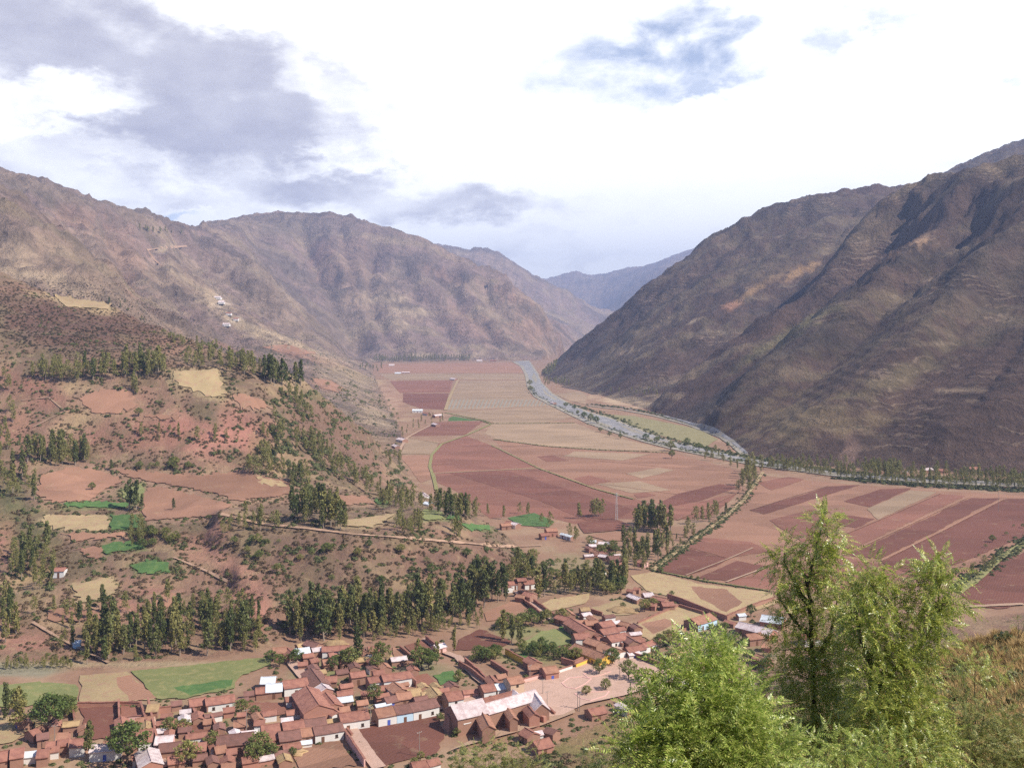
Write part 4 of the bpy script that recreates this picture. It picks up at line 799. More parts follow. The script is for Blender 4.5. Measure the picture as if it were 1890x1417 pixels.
ORD = 'first second third fourth fifth sixth seventh eighth ninth tenth eleventh twelfth thirteenth fourteenth fifteenth sixteenth'.split()
def place_houses():
    for z, items in ZONES.items():
        desc = []
        for nm, (x1, y1, x2, y2, W, h, wl, rf) in items:
            rise = W*.21
            k = hit((x1+x2)/2, (y1+y2)/2+8)
            gz = k.z if k is not None else 0
            if gz < 6: gz = 0
            A, B = at(x1, y1, gz+h+rise), at(x2, y2, gz+h+rise)
            r = building(nm, A, B, W, h, wl, rf, side=1 if wl in 'wb' and abs(y2-y1) > 3 else 0)
            L = (A-B).length; sz = 'long' if L > 10.5 else 'small' if L < 5 else ''
            desc.append((r, (x1+x2)/2, ' '.join(w for w in (sz, WALLS[wl][1], 'house,', ROOFS[rf][1]) if w)))
        for r, x, d in desc:
            same = sorted([q[1] for q in desc if q[2] == d]); n = len(same)
            if n > 1: i = same.index(x); l = ('leftmost ' if i == 0 else 'rightmost ' if i == n-1 else ORD[i]+' from left, ')+d
            else: l = d
            tag(r, l+', '+z, 'house', 'houses '+z)
place_houses()
for (x1, y1, x2, y2, W, h, wl, rf, lb) in ((102,1054,119,1056,5,2.8,'w','t','small white hut with red roof alone on the terraced hillside'), (137,1186,146,1185,3,2.2,'b','m','tiny white and pale blue shed above the eucalyptus grove on the slope'),
      (396,545,408,545,16,6,'w','p','topmost of the far white buildings in the village on the mountain terraces'),(404,553,414,553,14,5,'w','p','second highest far white building in the village on the mountain terraces'),(418,574,427,574,12,5,'w','t','far white building halfway down the village on the mountain terraces'),(412,594,424,594,12,5,'w','p','lowest far white building in the village on the mountain terraces'),(432,584,440,584,11,5,'w','t','rightmost far white building in the village on the mountain terraces')):
    k = hit((x1+x2)/2, y1+8); D = k.y; zc = k.z+h+W*.21
    A = Vector(((x1-CX)/F*D, D, zc)); B = Vector(((x2-CX)/F*D, D+.5, zc)); tag(building('hut', A, B, W, h, wl, rf, side=1), lb, 'hut')

def church():
    root = link('church', None, loc=tuple(at(900, 1345, 0)), rz=R(33)); inv = Matrix.Rotation(-R(33), 4, 'Z')@Matrix.Translation(-root.location)
    tag(root, 'large adobe church with pale roofs and side chapels beside the plaza', 'church')
    def wing(nm, p1, p2, z, W, h, wl, rf, rise=None):
        A, B = at(*p1, z), at(*p2, z); A = inv@A; B = inv@B
        return building(nm, A, B, W, h, wl, rf, rise=rise or (z-h), windows=False, parent=root)
    n1 = wing('nave', (834,1301), (888,1289), 8.4, 9.5, 5.6, 'a', 'p')
    n2 = wing('choir', (893,1299), (986,1272), 7.2, 6.6, 5.2, 'a', 'p')
    n3 = wing('sacristy', (984,1274), (1000,1297), 6.6, 5.0, 4.6, 'a', 'p')
    n4 = wing('cloister_roof', (893,1288), (948,1274), 5.2, 6.5, 3.6, 'a', 't')
    wing('porch', (948,1272), (958,1281), 5.6, 2.6, 4.6, 'a', 'p')
    wing('side_chapel', (888,1309), (902,1337), 5.8, 4.2, 4.6, 'a', 'o'); wing('side_chapel', (934,1300), (948,1322), 5.4, 2.6, 4.6, 'a', 'o'); wing('side_chapel', (975,1302), (986,1315), 5.0, 3.6, 4.0, 'r', 't')
    # white sloping buttress roof at the left end, and the tapering ruined belfry
    def local(px, py, z): return inv@at(px, py, z)
    c = local(856, 1330, 3.5); m = MB(); m.box(c.x-1.3, c.y-2.2, -.5, c.x+1.3, c.y+2.2, 3.6); b = m.obj('buttress', ADOBE, root)
    m = MB(); m.add([(c.x-1.4,c.y-2.4,3.4),(c.x+1.4,c.y-2.4,3.4),(c.x+1.4,c.y+2.2,5.4),(c.x-1.4,c.y+2.2,5.4),(c.x-1.4,c.y-2.4,3.62),(c.x+1.4,c.y-2.4,3.62),(c.x+1.4,c.y+2.2,5.62),(c.x-1.4,c.y+2.2,5.62)],[(0,3,2,1),(4,5,6,7),(0,1,5,4),(1,2,6,5),(2,3,7,6),(3,0,4,7)]); m.obj('buttress_cap', WHITE, b)
    c = local(836, 1346, 0); m = MB(); m.add([(c.x-3,c.y-2.4,-.5),(c.x+2.4,c.y-2.4,-.5),(c.x+2.4,c.y+2.4,-.5),(c.x-3,c.y+2.4,-.5),(c.x-1.6,c.y-.6,4.2),(c.x+1.6,c.y-1.2,3.6),(c.x+1.2,c.y+1.4,4.6),(c.x-1.8,c.y+1.4,5.2)],[(4,5,6,7),(0,1,5,4),(1,2,6,5),(2,3,7,6),(3,0,4,7)]); m.obj('belfry', ADOBE, root)
    for px, py in ((1003, 1324), (917, 1322), (953, 1303)):
        c = local(px, py, 2); m = MB(); m.box(c.x-.6, c.y-1, -.5, c.x+.6, c.y+1, 2.6); m.obj('buttress', ADOBE2, root)
    # white roof verges on the first chapel, door and small windows
    for px, py in ((985, 1300), (925, 1310), (863, 1322)):
        c = local(px, py, 3); m = MB(); m.box(c.x-.4, c.y-.1, 2.4, c.x+.4, c.y+.1, 3.5); m.obj('window', DARK, root)
    return root
church()

def wallbox(name, pts, h, mat, lb, w=.45, cap=None, z0=0):
    """adobe boundary wall along ground pixels; coping as a part"""
    P = [at(x, y, z0) if z0 is not None else hit(x, y) for x, y in pts]; o = P[0]; b = MB(); c = MB()
    for p, q in zip(P[:-1], P[1:]):
        n = max(1, int((q-p).length/4))
        d = (q-p); d.z = 0; d.normalize(); s = Vector((-d.y, d.x, 0))
        for i in range(n):
            a0 = p.lerp(q, i/n)-o; a1 = p.lerp(q, (i+1)/n)-o; hh = h*(.92+.16*rnd.random())
            for B, ww, zl, zh in ((b, w/2, -.5, hh), (c, w/2+.12, hh+.003, hh+.22)):
                B.add([tuple(a0-s*ww+Vector((0,0,zl))), tuple(a1-s*ww+Vector((0,0,zl))), tuple(a1+s*ww+Vector((0,0,zl))), tuple(a0+s*ww+Vector((0,0,zl))), tuple(a0-s*ww+Vector((0,0,zh))), tuple(a1-s*ww+Vector((0,0,zh))), tuple(a1+s*ww+Vector((0,0,zh))), tuple(a0+s*ww+Vector((0,0,zh)))],
                      [(0,3,2,1),(4,5,6,7),(0,1,5,4),(1,2,6,5),(2,3,7,6),(3,0,4,7)])
    r = link(name, None, loc=tuple(o)); b.obj('wall_body', mat, r); c.obj('coping', cap or TILE, r)
    return tag(r, lb, 'wall', 'boundary walls of yards and lanes')
for pts, h, mt, lb in (
  ([(219,1303),(221,1361)], 2.2, ADOBE2, 'adobe wall on the right edge of the large ploughed plot below the pasture'),
  ([(259,1305),(273,1351)], 2.2, ADOBE2, 'adobe wall left of the narrow lane between the walled plots'),
  ([(273,1301),(283,1345),(291,1382)], 2.4, ADOBE2, 'tall adobe wall right of the narrow lane between the walled plots'),
  ([(222,1331),(262,1328)], 1.4, PINKW, 'low pink wall dividing two small plots left of the narrow lane'),
  ([(143,1304),(218,1302),(258,1303)], 1.4, ADOBE2, 'low adobe wall between the ploughed plots and the tan field'),
  ([(134,1306),(137,1335)], 2.0, ADOBE, 'short adobe wall beside the dark bushes at the left plots'),
  ([(293,1317),(316,1314)], 2.2, ADOBE2, 'adobe wall in front of the straw roofed house'),
  ([(341,1341),(349,1366)], 2.0, ADOBE, 'adobe wall left of the small ploughed yard with green margin'),
  ([(390,1331),(404,1361)], 2.2, ADOBE, 'adobe wall right of the small ploughed yard with green margin'),
  ([(341,1337),(389,1333)], 1.6, ADOBE2, 'adobe wall along the top of the small ploughed yard'),
  ([(350,1302),(363,1330)], 2.0, ADOBE, 'slanting adobe wall below the long white house by the pasture'),
  ([(378,1297),(383,1318)], 2.2, ADOBE, 'short dark adobe wall beside the long white house by the pasture'),
  ([(535,1297),(548,1317)], 2.0, ADOBE2, 'adobe wall left of the large gabled hall'),
  ([(493,1360),(508,1388),(530,1386)], 2.0, ADOBE2, 'bent adobe wall round the small yard with a white heap'),
  ([(515,1362),(522,1382)], 2.2, ADOBE, 'short adobe wall inside the small yard with a white heap'),
  ([(570,1306),(578,1314)], 1.8, PINKW, 'short pink wall below the gable of the large hall'),
  ([(592,1302),(612,1326)], 2.2, ADOBE2, 'adobe wall between the large gabled hall and the street'),
  ([(635,1358),(652,1383),(673,1415)], 2.4, PINKW, 'long pink wall beside the lane left of the ploughed square'),
  ([(640,1349),(650,1361)], 1.2, ADOBE, 'short low wall at the corner of the ploughed square'),
  ([(641,1345),(700,1334),(760,1321),(806,1310)], .9, PINKW, 'low pink kerb wall between the main street and the ploughed square'),
  ([(738,1199),(767,1222)], 1.6, ADOBE, 'slanting adobe wall between the two fallow plots above the long red roof'),
  ([(786,1183),(806,1199)], 2.2, ADOBE2, 'adobe wall climbing from the pink house to the grove'),
  ([(755,1254),(769,1268)], 2.2, ADOBE2, 'adobe wall at the right end of the long red roofed house'),
  ([(847,1229),(870,1244),(893,1262)], 2.2, ADOBE2, 'adobe wall on the left side of the lane down to the main street'),
  ([(858,1225),(880,1244),(906,1270)], 2.4, ADOBE, 'adobe wall on the right side of the lane down to the main street'),
  ([(906,1226),(922,1236),(938,1247)], 1.8, ADOBE, 'adobe wall left of the small plot behind the beige house'),
  ([(933,1208),(960,1222),(984,1234),(1001,1248)], 2.3, YEL, 'long tan wall running down from the orchard to the orange roofed house'),
  ([(963,1263),(984,1257),(1002,1252)], 1.8, PINKW, 'pink and orange wall along the plaza street'),
  ([(1029,1245),(1056,1236)], 1.9, WHITE, 'bright white wall along the plaza street'),
  ([(1063,1234),(1076,1229),(1092,1222)], 1.9, YEL, 'yellow wall along the plaza street'),
  ([(1036,1224),(1060,1231),(1090,1216)], 2.2, ADOBE2, 'bent reddish wall behind the yellow wall'),
  ([(1152,1211),(1190,1222),(1230,1239)], 2.4, ADOBE, 'long dark wall along the street to the right of the plaza'),
  ([(1109,1176),(1130,1187),(1150,1197)], 2.2, ADOBE, 'adobe wall on the street behind the plaza beside the red gabled house'),
  ([(962,1109),(978,1122),(997,1136)], 2.0, ADOBE, 'adobe wall left of the lane between fallow field and meadow'),
  ([(985,1113),(1010,1131),(1032,1147)], 2.0, ADOBE, 'adobe wall right of the lane between fallow field and meadow'),
  ([(1088,1129),(1112,1137)], 1.6, ADOBE, 'adobe wall under the meadow with the pile of straw'),
  ([(1232,1105),(1262,1115),(1300,1130),(1343,1147)], 2.4, ADOBE2, 'long straight adobe wall along the dry meadow'),
  ([(1254,1120),(1275,1127),(1298,1134)], 1.4, ADOBE, 'lower wall parallel to the long wall of the dry meadow'),
  ([(1177,1152),(1215,1135),(1252,1120)], 1.0, ADOBE, 'low stone wall on the upper side of the village pasture'),
  ([(1213,1183),(1240,1172),(1266,1163)], 1.0, ADOBE2, 'low wall on the lower side of the village pasture'),
  ([(1003,1308),(1014,1313),(1024,1322)], 1.4, ADOBE, 'dark low wall at the corner of the plaza beside the church'),
  ([(1342,1142),(1390,1122),(1430,1108)], 1.8, ADOBE, 'adobe wall from the long wall up to the pepper tree'),
  ([(1142,1297),(1168,1313)], 2.0, ADOBE, 'wall under the pale strip roof at the lower edge of the plaza')):
    wallbox('boundary_wall', pts, h, mt, lb)
# ruined enclosure south of the church and the low shed by the plaza
for a, lb in (((970,1343,984,1351,5,2.4,'a','t'), 'roofed corner of the ruined house below the church'), ((986,1367,1011,1361,6,2.4,'r','t'), 'pink roofed low house in the ruined enclosure below the church'), ((1011,1341,1026,1346,4,2.4,'a','d'), 'dark roofed end of the ruined enclosure below the plaza'),
              ((984,1349,998,1347,3,2,'w','p'), 'small white shed inside the ruined enclosure below the church'), ((1087,1308,1112,1303,5,2.2,'a','t'), 'low red roofed shed on the lower edge of the plaza'), ((1142,1295,1163,1306,3,2.2,'w','p'), 'pale strip roofed shed at the lower right of the plaza'),
              ((762,1406,785,1402,5,2.2,'a','t'), 'low red roof at the bottom edge beside the ploughed square'), ((790,1402,806,1398,4,2.4,'w','t'), 'small white house at the bottom edge under the ploughed square'), ((802,1190,818,1186,4,2.8,'k','p'), 'small pink house at the top of the adobe wall by the trees')):
    x1, y1, x2, y2, W, h, wl, rf = a; z = h+W*.21
    tag(building('house', at(x1,y1,z), at(x2,y2,z), W, h, wl, rf), lb, 'house')
# blue tarpaulin, straw heaps
def blue_tarp():
    p = at(62, 1391, 2.2); m = MB()
    n = 6
    for i in range(n+1):
        for j in range(n+1): m.v.append((-1.7+3.4*i/n, -1.6+3.2*j/n, 2.2-.5*j/n*0+.12*math.sin(i*1.3)*math.cos(j*1.1)-.7*(1-j/n)))
    for i in range(n):
        for j in range(n): k = i*(n+1)+j; m.f.append((k, k+n+1, k+n+2, k+1))
    o = m.obj('tarpaulin', plaster('blue_tarpaulin', (.05, .14, .55)), None, (p.x, p.y, 0), R(20)); o2 = o.modifiers.new('thickness', 'SOLIDIFY'); o2.thickness = .03
    tag(o, 'bright blue tarpaulin stretched beside the white house at lower left', 'tarpaulin')
blue_tarp()
for px, py, r, h, lb in ((231,1353,3.0,2.4,'round straw heap at the corner of the ploughed plots'), (1150,1127,7,1.6,'broad pale straw heap on the meadow with the lone bush'), (536,1388,5,1.8,'tan straw heap beside the walled yard'), (620,1190,5,2,'straw heap behind the upper row of houses'), (385,1322,3,1.2,'small straw heap in the yard below the pasture')):
    m = MB(); p = at(px, py, 0); k = 16; rings = 6
    for i in range(rings+1):
        t = i/rings; rr = r*(1-t**2.2)**.6*(1) if i < rings else .05
        for j in range(k): a = 2*math.pi*j/k; q = 1+.18*math.sin(j*2.3+i)+.08*math.sin(j*5.1); m.v.append((rr*q*math.cos(a), rr*q*.8*math.sin(a), h*t*(1+.08*math.sin(j*1.9))))
    for i in range(rings):
        for j in range(k): m.f.append((i*k+j, i*k+(j+1) % k, (i+1)*k+(j+1) % k, (i+1)*k+j))
    m.f.append(tuple(rings*k+j for j in range(k)))
    tag(m.obj('straw_heap', THATCH, None, tuple(p), smooth=True), lb, 'straw heap')
# plaza planters: kerb ring with grass inside
for P, lb in (([(1036,1264),(1050,1254),(1075,1252),(1092,1256),(1080,1266),(1062,1275),(1045,1272)], 'kerbed planting bed on the left side of the plaza'), ([(1060,1284),(1078,1281),(1125,1279),(1118,1288),(1090,1297),(1072,1293)], 'kerbed planting bed on the lower side of the plaza'),
              ([(1076,1247),(1100,1240),(1128,1243),(1108,1250),(1085,1254)], 'kerbed planting bed at the upper edge of the plaza'), ([(1162,1252),(1180,1247),(1190,1256),(1172,1262)], 'kerbed planting bed on the right side of the plaza')):
    W = [at(x, y, 0) for x, y in P]; c = sum(W, Vector())/len(W); n = len(W); r = link('planting_bed', None, loc=(c.x, c.y, 0)); m = MB(); g = MB()
    for i in range(n):
        a, b = W[i]-c, W[(i+1) % n]-c; a2, b2 = a*.93, b*.93
        m.add([(a.x,a.y,.0),(b.x,b.y,.0),(b2.x,b2.y,.0),(a2.x,a2.y,.0),(a.x,a.y,.95),(b.x,b.y,.95),(b2.x,b2.y,.95),(a2.x,a2.y,.95)], [(4,5,6,7),(0,1,5,4),(2,3,7,6)])
        g.v.append((a2.x, a2.y, .8))
    g.f.append(tuple(range(n))); m.obj('kerb', PINKW, r); g.obj('soil', VG, r); tag(r, lb, 'planting bed', 'planting beds of the plaza')
# poles
POLE = plaster('weathered_pole', (.30, .26, .23)); CONC = plaster('pale_pole', (.62, .58, .55))
def pole(px, py, h, lb, mt=POLE, arms=1, r=.13, z=None):
    b = at(px, py, 0) if z is None else hit(px, py)
    o = link('utility_pole', None, loc=tuple(b), rz=R(rnd.uniform(0, 60))); m = MB(); m.tube([(0,0,-.3),(0,0,h)], [r, r*.6], 7); m.obj('pole', mt, o)
    for i in range(arms):
        m = MB(); m.box(-.9, -.06, h-.5-.7*i, .9, .06, h-.38-.7*i); c = m.obj('crossarm', mt, o)
        m = MB()
        for x in (-.8, 0, .8): m.box(x-.05, -.05, h-.377-.7*i, x+.05, .05, h-.2-.7*i)
        m.obj('insulators', CONC, c)
    tag(o, lb, 'pole', 'utility poles')
for a in ((101,1384,8,'utility pole beside the white fronted cottages at lower left'), (163,1376,7,'utility pole in front of the white row below the ploughed plots'), (455,1353,8,'utility pole above the long dark roof west of the crossing'), (677,1338,6.5,'left pole of the pair on the main street corner'), (684,1339,6.5,'right pole of the pair on the main street corner'),
          (774,1397,8,'slender pole standing in the ploughed square'), (978,1256,6,'pole in front of the pink and orange street wall'), (1002,1283,6,'pole on the plaza nearest the pale church roof'), (1010,1309,6.5,'pole at the corner of the plaza behind the church'), (1066,1311,7,'leftmost of two poles on the lower plaza edge'), (1070,1312,6.5,'second of two poles on the lower plaza edge'),
          (1144,1254,7,'pole between the round trees of the plaza'), (1228,1248,8,'pole at the right end of the plaza'), (1843,945,17,'slim pale pole in the striped fields on the right'), (1640,903,0,'') ):
    if a[2]: pole(*a)
def lattice():
    b = at(1138, 960, 0); o = link('power_pylon', None, loc=tuple(b)); h = 19
    m = MB()
    for sx, sy in ((-1,-1),(1,-1),(1,1),(-1,1)): m.tube([(sx*.8, sy*.8, 0), (sx*.2, sy*.2, h)], .12, 4)
    m.obj('frame_legs', CONC, o); m = MB(); n = 12
    for i in range(n):
        z0, z1 = h*i/n, h*(i+1)/n; w0, w1 = .8-.6*i/n, .8-.6*(i+1)/n
        m.tube([(-w0,-w0,z0),(w1,-w1,z1)], .06, 3); m.tube([(w0,-w0,z0),(w1,w1,z1)], .06, 3); m.tube([(w0,w0,z0),(-w1,w1,z1)], .06, 3); m.tube([(-w0,w0,z0),(-w1,-w1,z1)], .06, 3)
    m.obj('bracing', CONC, o); m = MB(); m.box(-1.6,-.1,h-2.2,1.6,.1,h-2.0); m.obj('crossarm', CONC, o); m = MB(); m.box(-1.2,-.1,h-.8,1.2,.1,h-.6); m.obj('crossarm', CONC, o)
    tag(o, 'tall pale lattice pylon left of the dark eucalyptus clump in the fields', 'pylon')
lattice()

def sheds():
    """lean-tos and outhouses that fill the yards between the houses"""
    rn = random.Random(77); taken = [(o.location.x, o.location.y, 5.5) for o in C.objects if o.parent is None and o.get('category') in ('house', 'church')]
    areas = (([(10,1345),(130,1345),(240,1385),(440,1385),(620,1345),(620,1300),(420,1300),(300,1320),(140,1350)], 34, 'in the lower left yards'), ([(520,1205),(700,1200),(860,1290),(640,1310),(560,1240)], 22, 'in the middle yards'),
             ([(1050,1130),(1130,1140),(1200,1180),(1120,1200),(1060,1160)], 10, 'in yards behind the plaza'), ([(280,1390),(560,1380),(540,1416),(300,1416)], 12, 'at the bottom edge'), ([(1060,1000),(1140,1010),(1150,1045),(1090,1040)], 7, 'above the tree belt'))
    fl = [P for _, _, P in TOP_FIELDS]
    for P, n, z in areas:
        L = []; t = 0
        while len(L) < n and t < 900:
            t += 1; x, y = rn.uniform(min(p[0] for p in P), max(p[0] for p in P)), rn.uniform(min(p[1] for p in P), max(p[1] for p in P))
            if not in_poly([x], [y], P)[0] or any(in_poly([x], [y], q)[0] for q in fl): continue
            p = at(x, y, 0)
            if any(math.hypot(p.x-a, p.y-b) < r for a, b, r in taken): continue
            taken.append((p.x, p.y, 4.2)); l = rn.uniform(3, 5.5); h = rn.uniform(1.8, 2.5); a = R(22+rn.choice((0, 90))+rn.uniform(-6, 6)); d = Vector((math.cos(a), math.sin(a), 0))*l/2; W = rn.uniform(2.6, 4); zz = Vector((0, 0, h+W*.21))
            wl, rf = rn.choice('aaarw'), rn.choice('ttddosp'); L.append((x, building('shed', p-d+zz, p+d+zz, W, h, wl, rf, windows=False), WALLS[wl][1]+' shed, '+ROOFS[rf][1]))
        for x, r, dsc in L:
            same = sorted(q[0] for q in L if q[2] == dsc); k = same.index(x)
            tag(r, ('' if len(same) == 1 else 'leftmost ' if k == 0 else 'rightmost ' if k == len(same)-1 else ORD[k]+' from left, ')+'small '+dsc+', '+z, 'shed', 'sheds '+z)
sheds()
# ------------------------------------------------------------------ trees
def leaf_material(name, cols, trans=.25, rough=.6, spec=.3, var='obj'):
    m = bpy.data.materials.new(name); m.use_nodes = True; t = m.node_tree; t.nodes.clear(); N = NT(t)
    inf = N.n('ShaderNodeObjectInfo').outputs['Random']; isl = N.n('ShaderNodeNewGeometry').outputs['Random Per Island']
    a, b, c = cols
    r = inf if var == 'obj' else isl
    q = N.noise(pos(N), .35 if var == 'obj' else 1.1, 3)
    c1 = N.mix(N.ramp(r, .15, .75), a, b); c1 = N.mix(N.m('MULTIPLY', N.ramp(N.m('FRACT', N.m('MULTIPLY', r, 7.31)), .55, .9), .8), c1, c)
    k = N.m('ADD', .55, N.m('ADD', N.m('MULTIPLY', isl, .55), N.m('MULTIPLY', q, .45)))
    col = N.mix(1.0, c1, N.n('ShaderNodeCombineColor', {0: k, 1: k, 2: k}).outputs[0], 'MULTIPLY')
    p = N.n('ShaderNodeBsdfPrincipled', {'Base Color': col, 'Roughness': rough, 'Specular IOR Level': spec})
    tr = N.n('ShaderNodeBsdfTranslucent', {'Color': col}); mx = N.n('ShaderNodeMixShader', {0: trans, 1: p.outputs[0], 2: tr.outputs[0]})
    t.links.new(mx.outputs[0], N.n('ShaderNodeOutputMaterial').inputs[0]); return m
EUC = leaf_material('eucalyptus_leaves', ((.098, .118, .036), (.165, .170, .055), (.29, .255, .085)))
EUCB = leaf_material('young_eucalyptus_leaves', ((.13, .17, .12), (.10, .14, .09), (.16, .21, .15)))
BRD = leaf_material('broad_leaves', ((.10, .14, .034), (.165, .185, .05), (.27, .25, .075)))
BARK = plaster('pale_bark', (.30, .24, .19), .3); BARKD = plaster('dark_bark', (.085, .062, .048), .3)
def quads_mesh(name, cen, nor, sx, sy, mat, up=None, rs=None):
    """many small leaf faces: centres, normals, half sizes"""
    n = len(cen); nor = nor/np.linalg.norm(nor, axis=1, keepdims=True)
    a = np.cross(nor, rs.randn(n, 3) if up is None else up); a /= np.linalg.norm(a, axis=1, keepdims=True)+1e-9; b = np.cross(nor, a)
    sx = np.asarray(sx).reshape(-1, 1); sy = np.asarray(sy).reshape(-1, 1)
    v = np.stack([cen-a*sx*.2-b*sy, cen+a*sx-b*sy*.1, cen+a*sx*.1+b*sy, cen-a*sx+b*sy*.15], 1).reshape(-1, 3)
    me = bpy.data.meshes.new(name); me.vertices.add(4*n); me.vertices.foreach_set('co', v.ravel().astype(np.float32))
    me.loops.add(4*n); me.loops.foreach_set('vertex_index', np.arange(4*n, dtype=np.int32)); me.polygons.add(n); me.polygons.foreach_set('loop_start', np.arange(0, 4*n, 4, dtype=np.int32))
    me.update(calc_edges=True); me.materials.append(mat); return me
def tree_proto(kind, seed, nq=900):
    rs = np.random.RandomState(seed); rn = random.Random(seed)
    cl = []; tr = MB(); bend = (rn.uniform(-.03, .03), rn.uniform(-.03, .03))
    def axis(t): return np.array([bend[0]*math.sin(t*2.5), bend[1]*math.sin(t*3), t])
    if kind == 'euc':
        lo = rn.uniform(.12, .34); wmax = rn.uniform(.10, .15); n = 17
        for i in range(n):
            t = lo+(1-lo)*(i+.5)/n; w = wmax*math.sin(min(1, (1-t)/(1-lo)*1.15+.12)*math.pi*.62)*rn.uniform(.55, 1.15)
            a = i*2.4+rn.random(); off = w*rn.uniform(.25, .95)
            p = axis(t)+np.array([math.cos(a)*off, math.sin(a)*off, 0]); cl.append((p, rn.uniform(.045, .075)*(1.25-.5*t), rn.uniform(1.2, 1.9)))
            if i % 2 == 0: tr.tube([tuple(axis(t-.07)), tuple(p)], [.006, .003], 4)
        tr.tube([tuple(axis(t)) for t in (-.03, .2, .45, .7, .95)], [.016, .013, .010, .006, .002], 6)
        size = (.011, .021)
    else:
        n = 20; h0 = .30
        for i in range(n):
            a = i*2.4; t = (i+.5)/n; z = h0+.12+.52*t; w = .42*math.sin(math.pi*(t*.8+.18))*rn.uniform(.6, 1.1)
            p = np.array([math.cos(a)*w, math.sin(a)*w, z]); cl.append((p, rn.uniform(.10, .17), rn.uniform(.75, 1.0)))
            if i % 3 == 0: tr.tube([(0, 0, h0*.8), tuple(p*.6+np.array([0,0,.12])), tuple(p)], [.02, .012, .005], 5)
        tr.tube([(0,0,-.04), (bend[0], bend[1], h0*.7), (0, 0, h0+.2)], [.035, .026, .014], 7); size = (.022, .034)
    cs, ns = [], []
    for p, r, e in cl:
        k = int(nq/len(cl)); d = rs.randn(k, 3); d /= np.linalg.norm(d, axis=1, keepdims=True); q = rs.rand(k, 1)**.35
        cs.append(p+d*q*r*np.array([1, 1, e])); nn = d+rs.randn(k, 3)*.8; nn[:, 2] *= .5 if kind == 'euc' else 1; ns.append(nn)
    cs = np.concatenate(cs); ns = np.concatenate(ns); s = rs.uniform(size[0], size[1], len(cs))
    return tr, cs, ns, s, rs
PROTO = {}
def protos(kind, mats, nvar, nq):
    for i in range(nvar):
        tr, cs, ns, s, rs = tree_proto(kind, 100+i*7+(50 if kind != 'euc' else 0), nq)
        up = np.tile(np.array([[0, 0, 1.]]), (len(cs), 1)) if kind == 'euc' else None
        tm = tr.mesh(kind+'_trunk', BARK if kind == 'euc' else BARKD, True)
        for mn, mt in mats.items(): PROTO.setdefault((kind, mn), []).append((quads_mesh(kind+'_crown', cs, ns, s, s*(1.5 if kind == 'euc' else 1), mt, up, rs), tm, (cs, ns, s)))
protos('euc', {'g': EUC, 'b': EUCB}, 8, 850)
protos('brd', {'g': BRD}, 5, 1000)
# (kind, tint, count, height range, polygon or list of base pixels, label, z floor)
TREES = []
def grove(kind, tint, n, h0, h1, P, label, cat='tree', name=None): TREES.append((kind, tint, n, h0, h1, P, label, cat, name))
def poly_pts(P, n, rn):
    xs = [p[0] for p in P]; ys = [p[1] for p in P]; out = []
    while len(out) < n:
        best = None
        for _ in range(6):
            while True:
                x, y = rn.uniform(min(xs), max(xs)), rn.uniform(min(ys), max(ys))
                if in_poly([x], [y], P)[0]: break
            d = min([math.hypot(x-a, (y-b)*2.2) for a, b in out] or [1e9])
            if best is None or d > best[0]: best = (d, x, y)
        out.append(best[1:])
    return out
grove('euc','g',70,11,18,[(148,1228),(480,1202),(482,1178),(400,1150),(300,1150),(210,1160),(150,1190)],'eucalyptus in the dense grove above the green pasture')
grove('euc','g',74,12,20,[(540,1186),(640,1182),(760,1172),(885,1150),(880,1128),(800,1120),(660,1136),(560,1142),(530,1160)],'dark eucalyptus in the big grove above the village')
grove('euc','b',26,6,10,[(690,1188),(790,1176),(885,1160),(890,1145),(790,1162),(690,1176)],'bluish young eucalyptus below the big central grove')
grove('euc','g',15,16,20,[(862,1128),(935,1112),(930,1090),(870,1098)],'tall eucalyptus in the clump left of the hamlet lane')
grove('euc','g',44,10,17,[(990,1108),(1060,1098),(1150,1092),(1160,1062),(1100,1078),(1010,1084)],'eucalyptus in the long belt behind the tan meadow')
grove('brd','g',10,5,8,[(1115,1098),(1148,1096),(1150,1086),(1120,1086)],'light green leafy tree at the right foot of the tree belt')
grove('euc','g',30,9,16,[(1145,1062),(1195,1052),(1240,1020),(1285,990),(1272,984),(1230,1000),(1160,1030)],'eucalyptus in the diagonal row by the field path')
grove('euc','g',18,16,19,[(1172,982),(1230,984),(1245,976),(1200,966),(1172,972)],'tall dark eucalyptus in the isolated clump right of the pylon')
grove('euc','g',4,13,15,[(1150,1012),(1158,1016),(1164,1010),(1170,1018)],'broad eucalyptus in front of the isolated clump by the pylon')
grove('euc','g',5,12,14,[(1286,968),(1296,964),(1318,958),(1322,954),(1308,962)],'slender eucalyptus of the small group on the field path')
grove('euc','g',5,12,14,[(1093,953),(1098,955),(1103,954),(1107,953),(1112,952)],'eucalyptus in the round clump on the red field edge')
for px, py, h, lb in ((1069,957,11,'lone thin eucalyptus left of the round clump on the red field'),(1340,948,8,'small dark tree on the field path right of the slender group')): grove('euc','g',1,h,h,[(px,py)],lb)
grove('euc','g',16,14,19,[(1362,912),(1385,915),(1402,878),(1408,868),(1392,862),(1375,880)],'dark eucalyptus in the column where path and river meet')
grove('euc','g',12,8,13,[(1296,850),(1330,856),(1362,868),(1366,858),(1330,842),(1300,838)],'eucalyptus along the near river bank left of the dark column')
grove('euc','g',70,8,13,[(1415,866),(1480,874),(1560,884),(1600,888),(1600,878),(1500,868),(1420,858)],'small tree in the bank strip between river and striped fields')
grove('euc','g',170,9,15,[(1600,893),(1700,900),(1890,906),(1960,908),(1960,886),(1800,880),(1620,874)],'dark tree in the belt along the far striped fields')
grove('euc','g',50,9,13,[(1590,873),(1660,878),(1665,868),(1600,864)],'dark tree in the shaded strip under the dark mountain')
